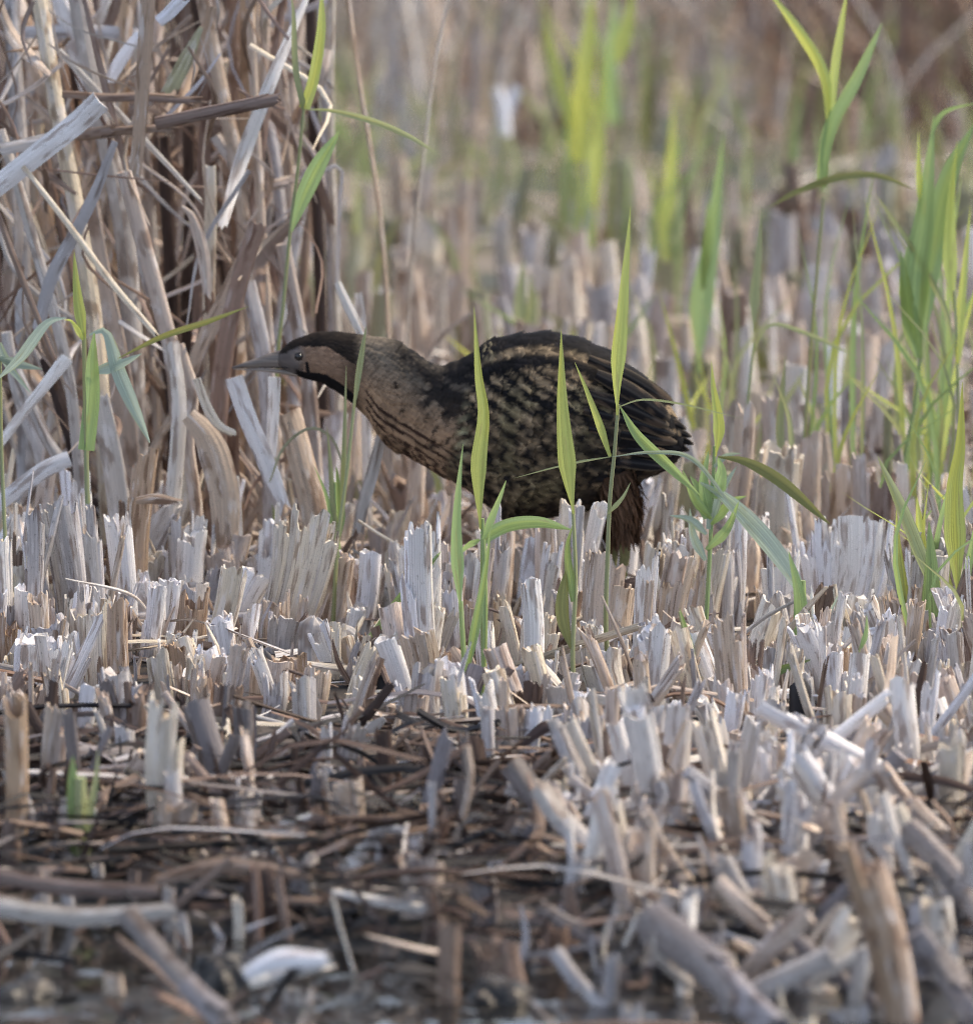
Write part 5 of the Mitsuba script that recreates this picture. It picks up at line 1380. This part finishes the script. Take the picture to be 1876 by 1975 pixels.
# the finer strips that tangle between them
tg = Mesh()
for k in range(420):
    y = rng.uniform(0.12, 1.3)
    px0, py0 = rng.uniform(-60, 600), rng.uniform(-60, 1010)
    ang, L = rng.normal(0, 0.7), rng.uniform(60, 330)
    px1, py1 = px0 + math.sin(ang) * L, py0 + math.cos(ang) * L
    if px1 > 640 or py1 > 1120 or (y < 0.2 and 420 < max(px0, px1) < 660) or (285 < px0 < 400 and 200 < py0 < 640 and y < 0.7):
        continue
    b = rng.normal(0, 0.14) * L
    P = poly([(px0, py0), ((px0 + px1) / 2 + b, (py0 + py1) / 2), (px1, py1, rng.normal(0, 0.06))], y, 9)
    tg.add(ribbon(P, rng.uniform(0.002, 0.009) * np.interp(np.linspace(0, 1, 9), [0, .5, 1], choose([(.5, 1, .8), (1, .9, .3), (.3, 1, .3)])), tone_id(choose('gttttgcbrrb')), fold=0.2, thick=0.0007, nc=3, twist=np.linspace(rng.uniform(-1, 1), rng.uniform(-1, 1), 9)))
scene['reed_tangle'] = tg.shape('dry_reed')
labels['reed_tangle'] = {'kind': 'stuff', 'label': 'fine torn strips tangled between the standing dead reeds at left', 'category': 'tangle'}
# leaning leaves in the stubble rows
for k in range(170):
    y = rng.uniform(-3.2, 1.2)
    px0 = rng.uniform(-20, 1900)
    s = scale_at(y)
    x = bx_(px0, y)
    L = rng.uniform(0.05, 0.20)
    ang = rng.uniform(-1.5, 1.5)
    z0 = float(ground_h(x, y)) + rng.uniform(0.0, 0.05)
    P0 = np.array([x, y, z0])
    P1 = P0 + np.array([math.sin(ang) * L, rng.normal(0, 0.05), abs(math.cos(ang)) * L * 0.6 + 0.01])
    q0, q1 = project(P0), project(P1)
    if min(q0[1], q1[1]) < 1060 and 430 < (q0[0] + q1[0]) / 2 < 1420:
        continue
    if hides_hero((q0[0] + q1[0]) / 2, min(q0[1], q1[1]), y, 20):
        continue
    Pm = (P0 + P1) / 2 + np.array([rng.normal(0, 0.012), 0, rng.normal(0, 0.012)])
    tone = choose('wggttccbbd') if y > -1.3 or px0 > 1150 else choose('gtbbbddrk')
    key = new_thing('dead_reed_leaf', 'dead leaf', None, 'dead reed leaves', (f'{TONE_WORD[tone]} dead reed leaf', float((q0[0] + q1[0]) / 2), float((q0[1] + q1[1]) / 2), y))
    scene[key] = ribbon(curve([P0, Pm, P1], 12), rng.uniform(0.004, 0.016) * np.interp(np.linspace(0, 1, 12), [0, .5, 1], choose([(.4, 1, .9), (.9, 1, .4), (1, 1, .8)])), tone_id(tone), fold=0.16, thick=0.001, twist=np.linspace(rng.uniform(-1, 1), rng.uniform(-1, 1), 12), jag=0.004).shape('dry_reed')

# big broken stems tangled in the right foreground, thin ones leaning in the left debris
for k in range(90):
    right = k < 46
    y = rng.uniform(-2.85, -1.7) if right else rng.uniform(-2.3, -0.75)
    px = rng.uniform(1130, 1900) if right else rng.uniform(-10, 1120)
    x = bx_(px, y)
    z = float(ground_h(x, y))
    L = rng.uniform(0.08, 0.24) if right else rng.uniform(0.06, 0.19)
    ang = rng.choice([-1, 1]) * rng.uniform(0.15, 1.2)
    A0 = np.array([x, y, z - 0.005])
    A1 = A0 + np.array([math.sin(ang) * L, rng.normal(0, 0.25) * L, math.cos(ang) * L * 0.8])
    q0, q1 = project(A0), project(A1)
    w = rng.uniform(20, 52) if right else rng.uniform(8, 22)
    if hides_hero((q0[0] + q1[0]) / 2, min(q0[1], q1[1]), y, w / 2 - 12):
        continue
    stick([(q1[0], q1[1], A1[1] - y), ((q0[0] + q1[0]) / 2, (q0[1] + q1[1]) / 2, (A1[1] - y) / 2), (q0[0], q0[1], 0)], w, choose('gctttmmmg') if right else choose('gtmbbdtr'), y)

# litter: loose scraps of leaf and stem lying on the mud
lit = Mesh()
for k in range(7800):
    y = rng.uniform(-3.9, 2.5) if rng.random() < 0.88 else rng.uniform(2.5, 10)
    x = rng.uniform(-1.25, 1.25) * half_width(y)
    z = float(ground_h(x, y))
    if z < -0.042 and rng.random() < 0.97:
        continue
    if y > -1.15 and rng.random() < (0.8 if y < 0.3 else 0.4):
        continue
    right = x / half_width(y)
    wet = y < -1.15 - 0.7 * (right > 0.15)
    long_ = rng.random() < 0.5
    L = rng.uniform(0.08, 0.34) if long_ else rng.uniform(0.02, 0.085)
    a = rng.normal(0, 0.35) if rng.random() < 0.55 else rng.uniform(0, 6.283)
    d = np.array([math.cos(a), math.sin(a), rng.normal(0.0, 0.09 if long_ else 0.35)])
    c = np.array([x, y, max(z, -0.047) + rng.uniform(0.001, 0.062 if wet else 0.03) + abs(d[2]) * L * 0.4])
    if hides_hero(x / scale_at(y) + W / 2, project(c + d * L / 2 * np.sign(d[2]))[1], y, 0):
        continue
    tone = choose('mbdddkkkkkkddgdm') if wet else choose('wggmttccbbdr')
    n_ = 6 if long_ else 3
    P = curve([c - d * L / 2, c + np.array([rng.normal(0, .06 * L), 0, rng.normal(0, .07 * L)]), c + d * L / 2], n_)
    if rng.random() < 0.8:
        lit.add(ribbon(P, rng.uniform(0.004, 0.018) * np.interp(np.linspace(0, 1, n_), [0, .5, 1], [.8, 1, .5]), tone_id(tone), fold=0.2, thick=0, twist=np.linspace(rng.uniform(0.4, 2.1), rng.uniform(0.4, 2.1), n_), nc=3, jag=0.005))
    else:
        lit.add(tube(P, rng.uniform(0.001, 0.0055), tone_id(tone), nc=5, ridge=0, cap=True))
scene['leaf_litter'] = lit.shape('dry_reed')
labels['leaf_litter'] = {'kind': 'stuff', 'label': 'litter of broken dead reed scraps covering the wet mud', 'category': 'litter'}

# splinters: torn strips still standing or propped between the stubs
spl = Mesh()
for k in range(1700):
    y = rng.uniform(-2.6, 1.6) if rng.random() < 0.6 else rng.uniform(-0.5, 0.5)
    x = rng.uniform(-1.05, 1.05) * half_width(y)
    px = x / scale_at(y) + W / 2
    L = rng.uniform(0.025, 0.14 if y > -0.1 else 0.085)
    z = float(ground_h(x, y))
    ang = rng.normal(0, 0.45)
    B = np.array([x, y, z - 0.004])
    T_ = B + np.array([math.sin(ang) * L, rng.normal(0, 0.25) * L, math.cos(ang) * L])
    if project(T_)[1] < 1010 and 440 < px < 1420 and y < 0.12:
        continue
    if hides_hero(px, project(T_)[1], y):
        continue
    M_ = (B + T_) / 2 + np.array([rng.normal(0, 0.08) * L, 0, 0])
    tone = choose('wwgggccttttbb') if y > -1.2 or px > 1150 else choose('gmtbbbdddrk')
    spl.add(ribbon(curve([B, M_, T_], 6), rng.uniform(0.002, 0.012) * np.array([.9, 1, 1, .95, .8, .5]), tone_id(tone), fold=0.18, thick=0.0008, twist=np.linspace(rng.uniform(-1, 1), rng.uniform(-1, 1), 6), nc=4, jag=0.006))
scene['reed_splinters'] = spl.shape('dry_reed')
labels['reed_splinters'] = {'kind': 'stuff', 'label': 'torn reed splinters standing and propped among the stubs', 'category': 'splinters'}

# far reeds: standing stems and leaves at the back, green growth low down in the gap
fr = Mesh()
for k in range(1750):
    y = rng.uniform(4.9, 11.0)
    x = rng.uniform(-1.45, 1.45) * half_width(y)
    right = x / half_width(y)
    L = rng.uniform(0.25, 0.9) * (1.3 if y > 7 else 1) if right < -0.05 else rng.uniform(0.08, 0.40)
    z = float(ground_h(x, y))
    tone = choose('rrrbro') if right > 0.62 and y > 5.2 else choose('tttgcw') if right < -0.05 else choose('gtvttcgr')
    P = curve([np.array([x, y, z]), np.array([x + rng.normal(0, .04), y, z + L / 2]), np.array([x + rng.normal(0, .18) * (L + .2), y + rng.normal(0, .05), z + L])], 6)
    if rng.random() < 0.5:
        fr.add(tube(P, rng.uniform(0.002, 0.007) * np.linspace(1, .7, 6), tone_id(tone), nc=6))
    else:
        fr.add(ribbon(P, rng.uniform(0.006, 0.024) * np.linspace(1, .3, 6), tone_id(tone), fold=0.15, thick=0.001, nc=3, twist=rng.uniform(-.8, .8)))
for k in range(420):
    y = rng.uniform(5.2, 9.5)
    x = rng.uniform(0.5, 1.4) * half_width(y)
    z = float(ground_h(x, y))
    L = rng.uniform(0.15, 0.55)
    P = curve([np.array([x, y, z]), np.array([x + rng.normal(0, .04), y, z + L / 2]), np.array([x + rng.normal(0, .2) * L, y, z + L])], 6)
    fr.add(ribbon(P, rng.uniform(0.008, 0.03) * np.linspace(1, .4, 6), tone_id(choose('rroob')), fold=0.15, thick=0.001, nc=3, twist=rng.uniform(-.8, .8)))
scene['far_reeds'] = fr.shape('dry_reed')
labels['far_reeds'] = {'kind': 'stuff', 'label': 'blurred mass of standing dead reeds at the back of the bed', 'category': 'reeds'}
fg = Mesh()
for k in range(260):
    y = rng.uniform(0.6, 9.5) if rng.random() < 0.6 else rng.uniform(3.4, 5.6)
    x = rng.uniform(-0.45, 1.1) * half_width(y)
    if rng.random() < 0.25:
        x = rng.uniform(-1, 1) * half_width(y)
    z = float(ground_h(x, y))
    L = rng.uniform(0.06, 0.28)
    P = curve([np.array([x, y, z]), np.array([x + rng.normal(0, .012), y, z + L * .6]), np.array([x + rng.normal(0, .04), y + rng.normal(0, .03), z + L])], 7)
    fg.add(ribbon(P, rng.uniform(0.006, 0.016) * np.array([.5, .9, 1, .9, .7, .4, .08]), GKEY.index(choose('fffflln')), fold=0.15, thick=0, nc=3, twist=rng.uniform(-.6, .6)))
for cx, yy, n_, hh in ((1130, 3.4, 7, 0.5), (1795, 0.6, 26, 0.5), (1840, -0.35, 16, 0.28), (1380, 1.2, 12, 0.32), (1590, 0.7, 8, 0.5), (1000, 1.6, 12, 0.2), (1280, 3.0, 8, 0.35)):
    for k in range(n_):
        y = yy + rng.normal(0, 0.12)
        x = bx_(cx + rng.normal(0, 34), y)
        z = float(ground_h(x, y))
        L = hh * rng.uniform(0.45, 1.1)
        P = curve([np.array([x, y, z]), np.array([x + rng.normal(0, .02), y, z + L * .6]), np.array([x + rng.normal(0, .07), y + rng.normal(0, .04), z + L])], 9)
        fg.add(ribbon(P, rng.uniform(0.003, 0.010) * np.array([.3, .5, .8, 1, 1, .8, .6, .35, .06]), GKEY.index(choose('yynnf')), fold=0.15, thick=0, nc=3, twist=np.linspace(rng.uniform(-.6, .6), rng.uniform(-1.2, 1.2), 9)))
scene['young_grass'] = fg.shape('green_leaf')
labels['young_grass'] = {'kind': 'stuff', 'label': 'slender young grass blades growing between the stubble', 'category': 'grass'}

# ------------------------------------------------------------------ labels of the things that were grown: by look, place and order
ORD = ['', 'second', 'third', 'fourth', 'fifth', 'sixth', 'seventh', 'eighth', 'ninth', 'tenth', 'eleventh', 'twelfth', 'thirteenth', 'fourteenth', 'fifteenth', 'sixteenth', 'seventeenth', 'eighteenth', 'nineteenth', 'twentieth', 'twenty-first', 'twenty-second']


def place(px, y):
    col = ('far left' if px < 150 else 'left of bill' if px < 440 else 'under the head' if px < 700 and y < 0.15 else 'behind the head' if px < 700 else 'by the breast' if px < 930
           else 'by the wing' if px < 1180 else 'by the tail' if px < 1420 else 'right of tail' if px < 1660 else 'far right')
    rowp = ('foreground' if y < -2.4 else 'front debris' if y < -1.2 else 'front row' if y < -0.55 else 'sharp row' if y < 0.12 else 'row behind bird' if y < 0.9 else 'middle ground' if y < 2.0 else 'far stubble')
    return f'{rowp} {col}'


groups = {}
for key, desc, px, py, y in AUTO:
    groups.setdefault((desc, place(px, y)), []).append((px, key))
for (desc, pl), lst in groups.items():
    lst.sort()
    for i, (px, key) in enumerate(lst):
        if len(lst) == 1:
            labels[key]['label'] = f'{desc} in the {pl}'
        else:
            o = 'leftmost' if i == 0 else 'rightmost' if i == len(lst) - 1 else f'{ORD[min(i, 21)]} from left'
            labels[key]['label'] = f'{desc}, {o} in {pl}'
